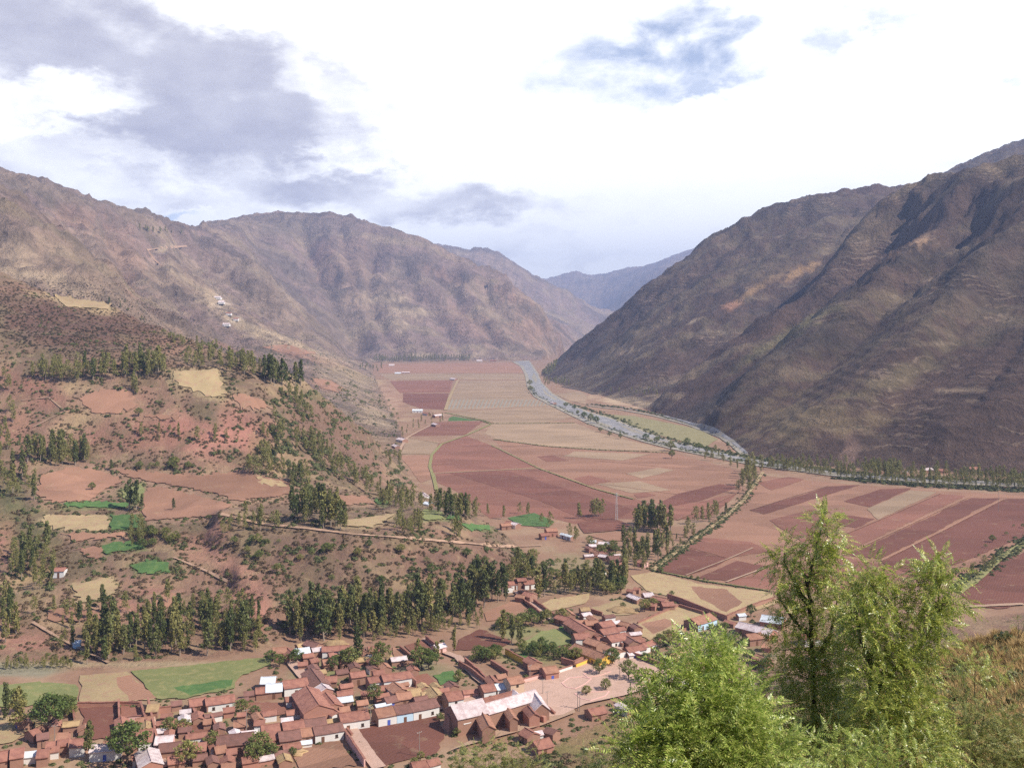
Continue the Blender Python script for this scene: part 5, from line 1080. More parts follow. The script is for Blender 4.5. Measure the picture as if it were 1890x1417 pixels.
grove('euc','g',14,8,12,[(1420,850),(1460,855),(1590,866),(1560,858)],'low dark tree at the mountain foot across the river')
for i, (px, py, h) in enumerate(((1108,798,7),(1125,806,7),(1145,810,7),(1192,812,8),(1212,818,8),(1238,832,11),(1240,846,9),(1268,822,9),(1078,772,10),(1090,778,12),(1100,782,11),(1066,766,8),(1044,752,9),(1060,757,9),(1290,832,9),(1305,836,8),(978,712,14),(979,722,12))):
    grove('brd','g',1,h,h,[(px,py)],('round tree on the river bank, '+('leftmost near the far bend' if i == 12 else 'one of the dotted row along the water')),'tree','river_tree')
# left hillside
grove('euc','g',30,12,17,[(60,702),(130,706),(215,700),(212,682),(130,684),(60,684)],'eucalyptus in the left part of the upper hillside grove')
grove('euc','g',20,14,20,[(222,700),(305,694),(306,680),(250,672),(225,684)],'tall eucalyptus in the dense right part of the upper hillside grove')
grove('euc','g',3,11,14,[(246,724),(252,728),(248,716)],'eucalyptus standing just below the upper hillside grove')
grove('euc','g',22,12,17,[(342,678),(400,682),(470,700),(480,690),(440,672),(370,664),(344,664)],'eucalyptus in the loose line on the hillside brow')
grove('euc','g',9,18,22,[(488,704),(500,706),(512,708),(520,712),(528,714),(545,712),(555,712),(496,700),(506,712)],'large eucalyptus at the right end of the hillside brow')
for px, py, h, lb in ((201,563,12,'lone tree on the skyline crest, topmost of the hillside trees'),(222,569,9,'small tree on the crest just right of the topmost one'),(236,574,5,'low bush like tree on the crest, third from the top'),(261,592,9,'single tree lower down the crest above the brow'),(320,942,7,'lone small tree in the middle of the terraced fallow field'),
                      (238,940,17,'left one of two tall light green trees between the terraced fields'),(252,942,17,'right one of two tall light green trees between the terraced fields'),(262,940,9,'short bushy tree beside the two tall ones between the terraced fields'),(170,905,5,'thin sapling in the oval ploughed terrace'),(256,768,6,'small tree on the narrow terrace under the dark scrub'),
                      (205,868,7,'small dark tree at the tip of the oval ploughed terrace'),(152,1345,0,'')):
    if h: grove('euc' if h > 6 else 'brd','g',1,h,h,[(px,py)],lb)
grove('brd','g',16,4,7,[(272,618),(300,620),(340,634),(400,650),(455,664),(450,656),(390,640),(330,622),(280,608)],'small rounded tree scattered along the crest line')
grove('euc','g',14,7,10,[(300,632),(330,640),(400,655),(440,668),(430,655),(360,634),(310,622)],'small eucalyptus along the crest line')
grove('euc','g',26,13,19,[(50,852),(100,862),(158,858),(180,848),(150,838),(90,836),(50,836)],'tall eucalyptus in the row above the oval ploughed terrace')
grove('euc','g',16,12,18,[(-30,900),(30,925),(72,922),(70,890),(30,872),(-30,870)],'eucalyptus in the clump left of the oval ploughed terrace')
grove('euc','g',8,10,14,[(0,850),(10,800),(20,760),(6,700),(16,720),(24,780),(14,830),(2,810)],'eucalyptus on the red slope at the far left')
grove('brd','g',14,4,7,[(250,866),(300,868),(350,870),(350,858),(300,856),(260,856)],'small tree under the pink scarp')
grove('euc','g',24,10,16,[(448,878),(500,882),(525,872),(520,840),(480,830),(452,856)],'eucalyptus in the grove right of the pink scarp')
grove('euc','g',14,9,13,[(480,800),(520,795),(560,800),(590,830),(560,840),(500,820)],'tree on the slope between the scarp and the brown ridge')
grove('euc','g',10,10,15,[(528,895),(560,900),(572,890),(560,880),(535,884)],'eucalyptus in the small clump above the brow grove')
grove('euc','g',46,9,14,[(560,800),(600,830),(650,870),(720,910),(770,935),(760,945),(700,925),(640,895),(590,860),(550,820)],'dark tree in the long diagonal row down the hillside')
grove('euc','g',34,13,19,[(536,962),(590,974),(640,988),(636,950),(625,922),(560,930),(536,946)],'eucalyptus in the big grove on the rim path')
grove('euc','g',20,10,15,[(690,936),(740,944),(780,946),(778,930),(730,922),(700,920)],'eucalyptus in the row beyond the small green terrace')
grove('euc','g',18,12,16,[(790,950),(830,958),(885,962),(880,950),(840,942),(800,938)],'eucalyptus in the dark row at the valley edge of the terrace')
grove('euc','g',12,9,12,[(730,982),(760,990),(785,984),(780,968),(740,962)],'tree in the clump on the rim road terrace')
grove('euc','g',4,9,12,[(838,990),(846,996),(850,990),(842,984)],'dark tree standing on the rim road near the green plots')
grove('euc','g',16,7,12,[(400,990),(450,985),(520,980),(515,962),(460,955),(410,965)],'tree above the upper end of the rim path')
grove('euc','g',30,9,15,[(20,1060),(60,1090),(100,1095),(105,1040),(90,1010),(50,1000),(20,1020)],'yellowish eucalyptus in the left hillside grove beside the hut')
grove('euc','g',8,12,16,[(-10,1175),(10,1185),(30,1170),(20,1140),(-5,1140),(8,1120),(15,1160),(4,1150)],'eucalyptus at the far left above the blue shrubs')
grove('euc','g',26,8,13,[(370,1150),(420,1160),(480,1185),(478,1150),(430,1120),(380,1125)],'eucalyptus on the eroded slope right of the dense grove')
grove('brd','g',14,4,6,[(250,1020),(280,1010),(330,1010),(330,990),(270,985),(250,1000)],'bushy tree between the green terraces')
grove('euc','g',10,7,11,[(236,1010),(262,1015),(268,985),(245,975)],'tree on the edge of the green terraces')
grove('brd','g',22,4,8,[(560,1135),(700,1125),(850,1105),(850,1090),(700,1105),(560,1115)],'bushy tree on the slope just above the big central grove')
grove('brd','g',16,5,8,[(935,1075),(985,1072),(990,1030),(945,1030)],'leafy tree in the green patch right of the bare spur')
grove('euc','g',12,10,15,[(940,1085),(962,1075),(992,1070),(995,1050),(950,1055)],'eucalyptus behind the hamlet atop the lane')
grove('euc','g',10,9,13,[(705,860),(742,862),(748,846),(738,838),(712,842)],'dark eucalyptus at the foot of the brown ridge by the fields')
grove('euc','g',18,8,12,[(738,810),(770,795),(820,778),(820,766),(780,768),(742,790)],'tree around the small settlement at the valley edge')
grove('brd','g',26,5,9,[(690,760),(730,790),(738,770),(720,740),(650,715),(600,712),(640,735)],'shrubby tree on the lower slope left of the valley fields')
grove('euc','g',9,9,12,[(960,948),(975,955),(1000,968),(1014,975),(1052,992),(1062,1000),(1065,996),(900,952),(930,958)],'small dark tree dotted along the green plot in the valley')
grove('euc','b',40,2.5,5,[(0,1236),(60,1234),(135,1236),(140,1226),(60,1222),(0,1226)],'bluish shrubby young eucalyptus at the left edge above the pasture')
grove('euc','g',30,6,12,[(100,1210),(140,1195),(60,1130),(200,1120),(360,1110),(420,1125),(300,1140),(150,1150)],'scattered slender tree on the eroded slope above the dense grove')
grove('brd','g',40,3,6,[(400,990),(640,1010),(930,1020),(930,1080),(700,1090),(500,1060)],'low leafy bush on the steep face below the rim path')
grove('euc','g',22,6,11,[(220,780),(330,800),(470,800),(520,760),(560,740),(575,770),(440,820),(260,815)],'small tree on the red slope above the fallow terraces')
grove('euc','g',14,8,13,[(520,730),(545,750),(560,790),(575,780),(560,740),(535,720)],'slim tree in the green gully on the brown ridge')
# far groves
grove('euc','g',110,17,26,[(690,668),(740,669),(800,668),(870,667),(870,661),(760,660),(690,662)],'tree of the far grove at the foot of the middle mountain')
grove('euc','g',10,16,22,[(662,685),(705,688),(706,678),(670,676)],'tree of the far clump at the left end of the valley')
grove('euc','g',26,17,24,[(1000,692),(1012,680),(1022,668),(1030,672),(1020,690),(1008,698)],'dark tree at the far river bend under the right mountain')
grove('euc','g',22,13,17,[(1004,712),(1030,712),(1055,714),(1050,704),(1020,700),(1002,704)],'dark tree on the point inside the river bend')
grove('euc','g',12,10,14,[(1100,728),(1215,732),(1205,720),(1120,722)],'dark tree on the slope foot beyond the river')
grove('euc','g',12,18,26,[(255,424),(345,430),(340,434),(260,430)],'tiny tree on the far saddle of the left mountain')
# village and valley floor
V_TREES = ((36,1347,14,'euc','tall slim tree right of the pair at far left by the pasture'),(10,1330,13,'euc','slim tree at the left edge in front of the pasture'),(28,1318,9,'brd','bushy dark tree between two slim ones at far left'),(91,1352,13,'brd','large dark tree among the lower left cottages'),(165,1404,12,'euc','narrow yellow green tree before the white row'),(236,1412,13,'brd','big dark spreading tree at the bottom edge'),(222,1400,9,'brd','second dark tree left of the big spreading one'),
 (313,1356,6,'brd','round bright green tree in the small walled yard'),(338,1350,4.5,'brd','small tree right of the round one in the walled yard'),(345,1415,8,'brd','olive tree at the bottom edge below the dark roof'),(392,1384,6,'brd','tree between the dark roofs left of the orange one'),(478,1398,8,'brd','tree beside the bent yard wall at the bottom'),(470,1412,7,'brd','lower tree at the bottom edge beside the yard'),(540,1398,3.5,'brd','small bush below the straw heap'),
 (660,1222,14,'euc','tall tree above the long red roof, left of the dark cluster'),(645,1232,8,'brd','tree behind the small wall roofed house'),(702,1225,9,'brd','dark tree right of the little red house by the grove'),(695,1237,6,'brd','tree at the edge of the small green plot'),(690,1298,7,'brd','round tree in the middle of the central yards'),(778,1236,9,'brd','left tree of the dark cluster above the green plot'),(792,1236,8,'brd','middle tree of the dark cluster above the green plot'),(806,1226,9,'euc','right tree of the dark cluster above the green plot'),
 (773,1220,9,'euc','yellowish tree at the top of the dark cluster'),(838,1205,10,'euc','thin tree beside the ploughed plot right of the pink house'),(846,1262,5,'brd','small tree at the corner of the bright green plot'),(500,1222,5,'brd','bush below the metal roof at the pasture corner'),(516,1230,5,'brd','bush in the yard right of the pasture corner'),(545,1225,6,'brd','yellowish tree beside the upper cross street'),(615,1238,6,'brd','green tree in the yard right of the cross street'),(632,1228,6,'brd','second green tree in the yard right of the cross street'),
 (470,1322,4,'brd','small light tree right of the brown plot'),(446,1316,5,'brd','dark bush left of the brown plot'),(500,1400,5,'brd','bush at the bottom beside the tan field'),(928,1182,13,'euc','slim tall tree of the orchard, first of three'),(944,1188,12,'euc','slim tall tree of the orchard, second of three'),(960,1190,9,'euc','slim tree of the orchard, third of three'),
 (1106,1246,6.5,'brd','round tree on the upper plaza bed'),(1160,1256,8,'brd','largest round tree of the plaza'),(1184,1262,6,'brd','round tree at the right end of the plaza'),(1118,1276,5,'brd','small dark tree in the middle of the plaza'),(1082,1284,4,'brd','small bush like tree on the lower plaza bed'),(1130,1228,7,'brd','dark tree beside the orange roofed corner house'),(1386,1138,6,'brd','dark tree beside the pale metal hall'),
 (1190,1128,6,'brd','bush at the meadow edge near the small red roof'),(1205,1122,5,'brd','second bush at the meadow edge near the small red roof'),(1150,1122,3,'brd','lone bush on the straw heap meadow'),(1276,1068,2.2,'brd','low bush on the line between meadow and ploughed field'),(1288,1070,2.2,'brd','second low bush on the line between meadow and ploughed field'),(1300,1072,2,'brd','third low bush on the line between meadow and ploughed field'),
 (1220,1056,3,'brd','small bush at the corner of the large ploughed field'),(1240,1100,3,'brd','bush by the start of the long meadow wall'),(1315,1150,5,'brd','yellowish tree right of the blue fronted house'),(765,1415,3,'brd','bush at the bottom by the low red roof'),(843,1358,3,'brd','green bush under the ruined belfry'),(812,1330,3,'brd','bush left of the church'),(1210,1215,5,'brd','green bush behind the long dark street wall'),(1190,1222,4,'brd','second bush behind the long dark street wall'),
 (1240,1225,6,'brd','tree behind the right end of the long dark street wall'),(1218,1196,6,'brd','dark tree below the village pasture'),(1235,1192,7,'brd','second dark tree below the village pasture'),(1255,1190,6,'brd','third dark tree below the village pasture'),(776,1403,3,'brd','scrubby bush on the bottom roof line'))
for px, py, h, k, lb in V_TREES: grove(k, 'g', 1, h, h, [(px, py)], lb)
grove('brd','g',26,3.5,6,[(955,1200),(1010,1195),(1050,1205),(1065,1222),(1000,1222),(960,1208)],'low fruit tree in the orchard behind the plaza houses')
grove('brd','g',18,3.5,6,[(868,1222),(900,1222),(930,1216),(925,1208),(880,1210)],'small tree in the dense row below the ploughed plot')
grove('brd','g',20,4,7,[(920,1165),(960,1160),(1040,1150),(1035,1140),(960,1148),(915,1155)],'bushy tree on the upper edge of the orchard pasture')
grove('brd','g',30,3,6,[(1000,1040),(1060,1030),(1100,1045),(1110,1070),(1040,1075),(1005,1065)],'bushy tree among the terraces above the belt')
grove('brd','g',20,3,6,[(1070,1000),(1100,1015),(1130,1040),(1160,1045),(1150,1015),(1100,1002)],'bushy tree around the scattered houses above the belt')
grove('brd','g',16,4,7,[(60,1330),(90,1325),(135,1328),(140,1312),(90,1308),(62,1318)],'bushy tree in the dark hedge beside the ploughed plots')
grove('brd','g',22,3,5.5,[(1330,1155),(1370,1180),(1385,1215),(1420,1240),(1300,1180)],'bushy tree on the ground behind the foreground foliage')
grove('brd','g',16,3,5,[(1640,1090),(1700,1070),(1770,1040),(1830,1000),(1890,960),(1890,975),(1840,1015),(1760,1085)],'low bush in the hedge between the ploughed fields at right')
grove('euc','g',10,5,8,[(1770,1080),(1800,1060),(1840,1030),(1850,1040),(1800,1075)],'dark shrubby tree in the hedge at the right')

def plant_trees():
    rn = random.Random(11); allt = []
    for gi, (kind, tint, n, h0, h1, P, label, cat, name) in enumerate(TREES):
        pts = P if len(P) == n else poly_pts(P, n, rn)
        for x, y in pts:
            p = hit(x, y)
            if p is None: continue
            h = rn.uniform(h0-(h1-h0)*.7, h1*.96) if n > 1 else h1
            allt.append((h/p.y*F, gi, kind, tint, p, h))
    groups = {}
    order = sorted(range(len(allt)), key=lambda i: -allt[i][0]); used = {'euc': 0, 'brd': 0}; rest = {'euc': [], 'brd': []}
    for i in order:
        ph, gi, kind, tint, p, h = allt[i]; T = TREES[gi]; single = T[2] == 1
        if not single and (used[kind] >= (285 if kind == 'euc' else 215) or ph < 12): rest[kind].append((p, h, tint)); continue
        used[kind] += 1
        cm, tm, _ = rn.choice(PROTO[(kind, tint)])
        o = link('eucalyptus_tree' if kind == 'euc' else (T[8] or 'leafy_tree'), None, loc=(p.x, p.y, p.z-.15), rz=rn.uniform(0, 6.28))
        w = rn.uniform(.85, 1.45) if kind == 'euc' else rn.uniform(.85, 1.25); o.scale = (h*w, h*w, h)
        link('crown', cm, o); link('trunk', tm, o)
        tag(o, T[6], 'tree', T[6].replace('eucalyptus', 'eucalyptus trees', 1) if not single else ('eucalyptus trees' if kind == 'euc' else 'leafy trees'))
        if not single: groups.setdefault(gi, []).append((CX+F*p.x/p.y, p.y, h, o))
    for gi, L in groups.items():      # say which tree of its grove each one is, as far as one can tell
        L.sort(key=lambda q: q[0]); n = len(L); lb = TREES[gi][6]
        if n < 2: continue
        tall = max(L, key=lambda q: q[2]) if n > 3 else None; ymed = sorted(q[1] for q in L)[n//2]
        hm = sorted(q[2] for q in L)[n//2]
        for i, q in enumerate(L):
            if i == 0: pre = 'leftmost '
            elif i == n-1: pre = 'rightmost '
            elif q is tall: pre = 'tallest '
            elif n <= 8: pre = ORD[i]+' from left, '
            else:
                k = max(3, n//4); b_ = min(k-1, int(k*i/n)); row = 'front' if q[1] < ymed else 'rear'
                names = ['left end', 'left part', 'middle', 'right part', 'right end'] if k > 3 else ['left part', 'middle', 'right part']
                pre = ('tall one, ' if q[2] > hm else 'short one, ')+row+' '+names[min(len(names)-1, int(len(names)*i/n))]+': '
            q[3]['label'] = pre+lb
    for kind, L in rest.items():
        if not L: continue
        cs, ns, ss = [], [], []; tb = MB()
        for p, h, tint in L:
            c, n, s = rn.choice(PROTO[(kind, tint)])[2]; far = p.y > 1500
            st = 7 if far else 2; k = (st**.5)*.85; a = rn.uniform(0, 6.28); R_ = np.array([[math.cos(a), -math.sin(a), 0], [math.sin(a), math.cos(a), 0], [0, 0, 1]])
            w = rn.uniform(1.1, 2.0) if kind == 'euc' else rn.uniform(.85, 1.3); sc = np.array([h*w, h*w, h]); q = rn.randrange(st)
            cs.append((c[q::st]*sc)@R_.T+np.array([p.x, p.y, p.z-.15])); ns.append(n[q::st]@R_.T); ss.append(s[q::st]*h*k)
            tb.tube([(p.x, p.y, p.z-.3), (p.x, p.y, p.z+h*.75)], [h*.014, h*.006], 4)
        cs = np.concatenate(cs); ns = np.concatenate(ns); ss = np.concatenate(ss); rs = np.random.RandomState(5)
        me = quads_mesh('more_trees', cs, ns, ss, ss*(1.5 if kind == 'euc' else 1), EUC if kind == 'euc' else BRD, np.tile(np.array([[0, 0, 1.]]), (len(cs), 1)) if kind == 'euc' else None, rs)
        o = link('smaller_eucalyptus_trees' if kind == 'euc' else 'smaller_leafy_trees', me); tag(o, kind='stuff')
        tag(tb.obj('trunks_of_smaller_trees', BARK), kind='stuff')
    print('TREES', used, {k: len(v) for k, v in rest.items()})
plant_trees()

# ------------------------------------------------------------------ scrub and grass spread over the ground (uncountable)
def scatter(name, P, rot, scl, src):
    """instances of one small mesh on given points"""
    me = bpy.data.meshes.new(name); me.vertices.add(len(P)); me.vertices.foreach_set('co', np.asarray(P, np.float32).ravel())
    a = me.attributes.new('rot', 'FLOAT_VECTOR', 'POINT'); a.data.foreach_set('vector', np.asarray(rot, np.float32).ravel())
    a = me.attributes.new('scl', 'FLOAT_VECTOR', 'POINT'); a.data.foreach_set('vector', np.asarray(scl, np.float32).ravel())
    o = link(name, me); g = bpy.data.node_groups.new(name, 'GeometryNodeTree')
    g.interface.new_socket('Geometry', in_out='INPUT', socket_type='NodeSocketGeometry'); g.interface.new_socket('Geometry', in_out='OUTPUT', socket_type='NodeSocketGeometry')
    gi = g.nodes.new('NodeGroupInput'); go = g.nodes.new('NodeGroupOutput'); ip = g.nodes.new('GeometryNodeInstanceOnPoints'); oi = g.nodes.new('GeometryNodeObjectInfo'); oi.inputs[0].default_value = src
    r = g.nodes.new('GeometryNodeInputNamedAttribute'); r.data_type = 'FLOAT_VECTOR'; r.inputs[0].default_value = 'rot'
    s = g.nodes.new('GeometryNodeInputNamedAttribute'); s.data_type = 'FLOAT_VECTOR'; s.inputs[0].default_value = 'scl'
    er = g.nodes.new('FunctionNodeEulerToRotation'); L = g.links.new
    L(gi.outputs[0], ip.inputs['Points']); L(oi.outputs['Geometry'], ip.inputs['Instance']); L(r.outputs[0], er.inputs[0]); L(er.outputs[0], ip.inputs['Rotation']); L(s.outputs[0], ip.inputs['Scale']); L(ip.outputs[0], go.inputs[0])
    md = o.modifiers.new('scatter', 'NODES'); md.node_group = g
    return o
def bush_source(name, cols, seed, nq=70):
    rs = np.random.RandomState(seed); d = rs.randn(nq, 3); d /= np.linalg.norm(d, axis=1, keepdims=True); d[:, 2] = np.abs(d[:, 2])
    c = d*(rs.rand(nq, 1)**.4)*np.array([1, 1, .8]); me = quads_mesh(name, c, d+rs.randn(nq, 3)*.6, rs.uniform(.14, .3, nq), rs.uniform(.14, .3, nq), leaf_material(name, cols, .15, var='isl'), None, rs)
    return bpy.data.objects.new(name, me)
SCG = bush_source('green_scrub_source', ((.075, .095, .035), (.12, .13, .045), (.16, .15, .06)), 1)
SCB = bush_source('brown_scrub_source', ((.12, .075, .05), (.17, .11, .065), (.22, .16, .08)), 2)
SCD = bush_source('dark_scrub_source', ((.05, .045, .03), (.075, .06, .04), (.10, .075, .05)), 3)
FLD = [P for _, P in HILL_FIELDS]
def scatter_hill(name, n, px, py, s0, s1, src, seed, keep=None, dmin=345, fields=True):
    rs = np.random.RandomState(seed); pts = []; k = 0
    X = rs.uniform(*px, n); Y = rs.uniform(*py, n)
    ok = np.ones(n, bool)
    if fields:
        for P in FLD: ok &= ~in_poly(X, Y, P)
    if keep is not None: ok &= keep(X, Y)
    for x, y in zip(X[ok], Y[ok]):
        h = hit(x, y, dmin)
        if h is None or h.z < .6: continue
        pts.append(h)
    pts = np.array([tuple(p) for p in pts]); m = len(pts)
    s = rs.uniform(s0, s1, (m, 1))*rs.uniform(.7, 1.3, (m, 1)); rot = np.zeros((m, 3)); rot[:, 2] = rs.uniform(0, 6.28, m)
    return tag(scatter(name, pts, rot, s*np.array([[1, 1, .9]]), src), kind='stuff')
def patchy(seed, lo, sc=45.0):
    return lambda X, Y: fbm(X/sc, Y/(sc*.5), 4, seed) > lo
scatter_hill('brown_scrub', 21000, (-40, 960), (510, 1215), .5, 1.3, SCB, 21, patchy(3, .0))
scatter_hill('green_scrub', 12000, (-40, 960), (540, 1225), .5, 1.7, SCG, 22, patchy(9, .22, 50))
scatter_hill('dark_scrub', 7000, (-40, 560), (520, 700), .5, 1.2, SCD, 23, lambda X, Y: Y < 560+X*.35+60)
scatter_hill('slope_scrub', 5000, (500, 800), (620, 900), .8, 2.4, SCG, 24, patchy(4, .12, 30))
scatter_hill('field_edge_scrub', 2600, (0, 700), (860, 1130), .6, 1.5, SCG, 29, lambda X, Y: np.any([in_poly(X, Y, [(sum(q[0] for q in P)/len(P)+(p[0]-sum(q[0] for q in P)/len(P))*1.12, sum(q[1] for q in P)/len(P)+(p[1]-sum(q[1] for q in P)/len(P))*1.3) for p in P]) for P in FLD], axis=0))

def band(name, n, L, w, s0, s1, src, seed):
    rs = np.random.RandomState(seed); pts = []
    for _ in range(n):
        i = rs.randint(len(L)-1); t = rs.rand(); x = L[i][0]*(1-t)+L[i+1][0]*t; y = L[i][1]*(1-t)+L[i+1][1]*t
        p = at(x, y, 0); pts.append((p.x+rs.randn()*w, p.y+rs.randn()*w, 0))
    pts = np.array(pts); m = len(pts); rot = np.zeros((m, 3)); rot[:, 2] = rs.uniform(0, 6.28, m); return tag(scatter(name, pts, rot, rs.uniform(s0, s1, (m, 1))*np.ones((1, 3)), src), kind='stuff')
band('bank_scrub', 700, [(979,715),(988,729),(1042,757),(1142,798),(1240,826),(1340,846),(1450,866)], 3.5, .6, 2.4, SCG, 61)
band('bank_scrub', 900, [(1050,745),(1130,770),(1235,812),(1350,839),(1450,857),(1560,873),(1700,884),(1890,892)], 5, .8, 2.8, SCG, 62)
band('creek_scrub', 500, [(1088,746),(1150,753),(1210,764),(1270,780),(1325,797),(1352,815),(1378,838)], 5, .8, 2.6, SCG, 63)
band('verge_scrub', 900, [(1405,875),(1372,925),(1330,962),(1290,990),(1245,1022),(1205,1053)], 2.2, .4, 1.5, SCG, 64)
band('hedge_scrub', 1200, [(1560,884),(1700,896),(1890,906),(1950,908)], 4, .8, 2.6, SCG, 65)
band('hedge_scrub', 500, [(1765,1085),(1842,1033),(1890,1000),(1950,975)], 3, .5, 1.8, SCG, 66)
band('field_edge_scrub', 350, [(907,822),(993,864),(1100,903),(1170,922)], .8, .3, .8, SCG, 67)
band('field_edge_scrub', 350, [(822,762),(890,776),(905,782),(1060,781)], 1.5, .5, 1.3, SCG, 68)
band('field_edge_scrub', 300, [(910,811),(1009,824),(1100,830),(1240,836)], 1.5, .4, 1.2, SCG, 69)
band('field_edge_scrub', 300, [(1205,1053),(1300,1073),(1420,1091)], .8, .3, .8, SCG, 70)
def village_weeds():
    rs = np.random.RandomState(91); n = 5200; X = rs.uniform(-30, 1420, n); Y = rs.uniform(1080, 1417, n)
    ok = (Y > np.interp(X, [0, 480, 900, 1000, 1200, 1420], [1300, 1225, 1170, 1060, 1070, 1110])) & (fbm(X/40, Y/22, 3, 77) > 0.0)
    for nm, m, P in TOP_FIELDS: ok &= ~in_poly(X, Y, P)
    for P in ([(935,1296),(985,1264),(1140,1214),(1170,1212),(1255,1245),(1150,1287),(1010,1326)],): ok &= ~in_poly(X, Y, P)
    pts = np.array([tuple(at(x, y, 0)) for x, y in zip(X[ok], Y[ok])]); m = len(pts); rot = np.zeros((m, 3)); rot[:, 2] = rs.uniform(0, 6.28, m)
    tag(scatter('village_weeds', pts, rot, rs.uniform(.3, 1.3, (m, 1))*np.array([[1, 1, .8]]), SCG), kind='stuff')
village_weeds()
# ------------------------------------------------------------------ foreground: pepper trees, shrubs, grass on the slope below the camera
def frond_mesh(name, mat, n=13, seed=0, droop=.5, wid=.052, ll=.19):
    rn = random.Random(seed); m = MB(); prev = None
    def ax(t): return Vector((t*(1-.12*droop*t), .04*math.sin(t*2+seed), .12*t-.42*droop*t*t))
    for i in range(5):
        a, b = ax(i/5), ax((i+1)/5); w = Vector((0, .006, 0)); m.add([a-w, b-w*.8, b+w*.8, a+w], [(0, 1, 2, 3)])
    for i in range(n):
        t = .10+.88*i/(n-1); p = ax(t); l = ll*(math.sin(math.pi*(t*.8+.14))*.85+.15)
        for s in (-1, 1):
            f = math.radians(rn.uniform(48, 68)); d = Vector((math.cos(f), s*math.sin(f), rn.uniform(-.35, .05))).normalized()
            nrm = Vector((-d.y, d.x, 0)).normalized()*wid*.5; up = Vector((0, 0, rn.uniform(-.010, .010)))
            m.add([p, p+d*l*.45+nrm+up, p+d*l, p+d*l*.45-nrm-up], [(0, 1, 2, 3)])
    e = ax(1); m.add([e, e+Vector((ll*.5, wid*.5, -.03)), e+Vector((ll, 0, -.06)), e+Vector((ll*.5, -wid*.5, -.03))], [(0, 1, 2, 3)])
    return m.mesh(name, mat)
PEP = leaf_material('pepper_tree_leaves', ((.21, .28, .05), (.36, .41, .09), (.58, .52, .14)), .40, .34, .6, 'isl')
PEPB = leaf_material('bright_pepper_leaves', ((.24, .33, .055), (.37, .45, .10), (.58, .56, .18)), .42, .34, .6, 'isl')
PEPD = leaf_material('olive_shrub_leaves', ((.15, .19, .05), (.25, .26, .075), (.38, .32, .11)), .35, .5, .4, 'isl')
def at_d(px, py, D): return Vector(((px-CX)/F*D, D, HC+(HY-py)/F*D))
def foliage(root, clumps, mat, scale, dens, seed, nparts, spread=.55):
    """pinnate leaves round clump centres; the nearest, largest ones are parts, the rest one mass"""
    rs = np.random.RandomState(seed); srcs = [frond_mesh('leaf', mat, 9+i, seed+i, .5+.25*i) for i in range(3)]
    P, Dr = [], []
    for (px, py, r, D) in clumps:
        c = np.array(at_d(px, py, D)); R_ = r/F*D; n = int(dens*(r/30.)**2)
        d = rs.randn(n, 3); d /= np.linalg.norm(d, axis=1, keepdims=True); q = rs.rand(n, 1)**.42
        P.append(c+d*q*R_*np.array([1, 1.1, 1])); dd = d*spread+rs.randn(n, 3)*.35+np.array([0, 0, -.02]); Dr.append(dd/np.linalg.norm(dd, axis=1, keepdims=True))
    P = np.concatenate(P)-np.array(root.location); Dr = np.concatenate(Dr); n = len(P)
    rot = np.stack([rs.uniform(-.9, .9, n), -np.arcsin(np.clip(Dr[:, 2], -1, 1)), np.arctan2(Dr[:, 1], Dr[:, 0])], 1); s = scale*rs.uniform(.65, 1.2, n)
    near = np.argsort((P[:, 1])/s)[:nparts] if nparts else np.array([], int); rest = np.setdiff1d(np.arange(n), near)
    for i in near:
        o = link('leaf', srcs[i % 3], root, tuple(P[i])); o.rotation_euler = tuple(rot[i]); o.scale = (s[i],)*3
    for k in range(3):
        ii = rest[k::3]
        if len(ii): o = scatter('foliage', P[ii], rot[ii], np.repeat(s[ii][:, None], 3, 1), bpy.data.objects.new('leaf_source', srcs[k])); o.parent = root; tag(o, kind='stuff')
    return P
def limbs(root, lines, r0, r1, clumps=None):
    m = MB(); o = root.location; ends = []
    for L in lines:
        W = [at_d(*p)-o for p in L]; k = len(W); w2 = []
        for i in range(k-1):
            for j in range(4):
                t = j/4; w2.append(W[i].lerp(W[i+1], t)+Vector((rnd.uniform(-.02, .02), rnd.uniform(-.02, .02), 0)))
        w2.append(W[-1]); rr = [r0*(1-i/(len(w2)-1))+r1*i/(len(w2)-1) for i in range(len(w2))]; m.tube(w2, rr, 7); ends += w2
    m.obj('trunk', BARKD, root, smooth=True)
    if clumps:
        t = MB(); rn = random.Random(3)
        for (px, py, r, D) in clumps:
            c = at_d(px, py, D)-o; e = min(ends, key=lambda q: (q-c).length+(.25 if q.z > c.z else 0)); mid = e.lerp(c, .5)+Vector((0, 0, .05)); t.tube([e, mid, c], [.010, .007, .004], 5)
            for _ in range(3):
                d = Vector((rn.gauss(0, 1), rn.gauss(0, 1), rn.gauss(.1, .8))).normalized()*r/F*D*.8; t.tube([c, c+d*.6+Vector((0, 0, .03)), c+d], [.004, .003, .002], 4)
        tag(t.obj('twigs', BARKD, root, smooth=True), kind='stuff')
def plant_root(name, px, D, lb, cat):
    x = (px-CX)/F*D; o = link(name, None, loc=(x, D, float(ground(x, D)))); return tag(o, lb, cat)
def foot(px, D): x = (px-CX)/F*D; z = float(ground(x, D))-.1; return (px, HY-(z-HC)/D*F, D)
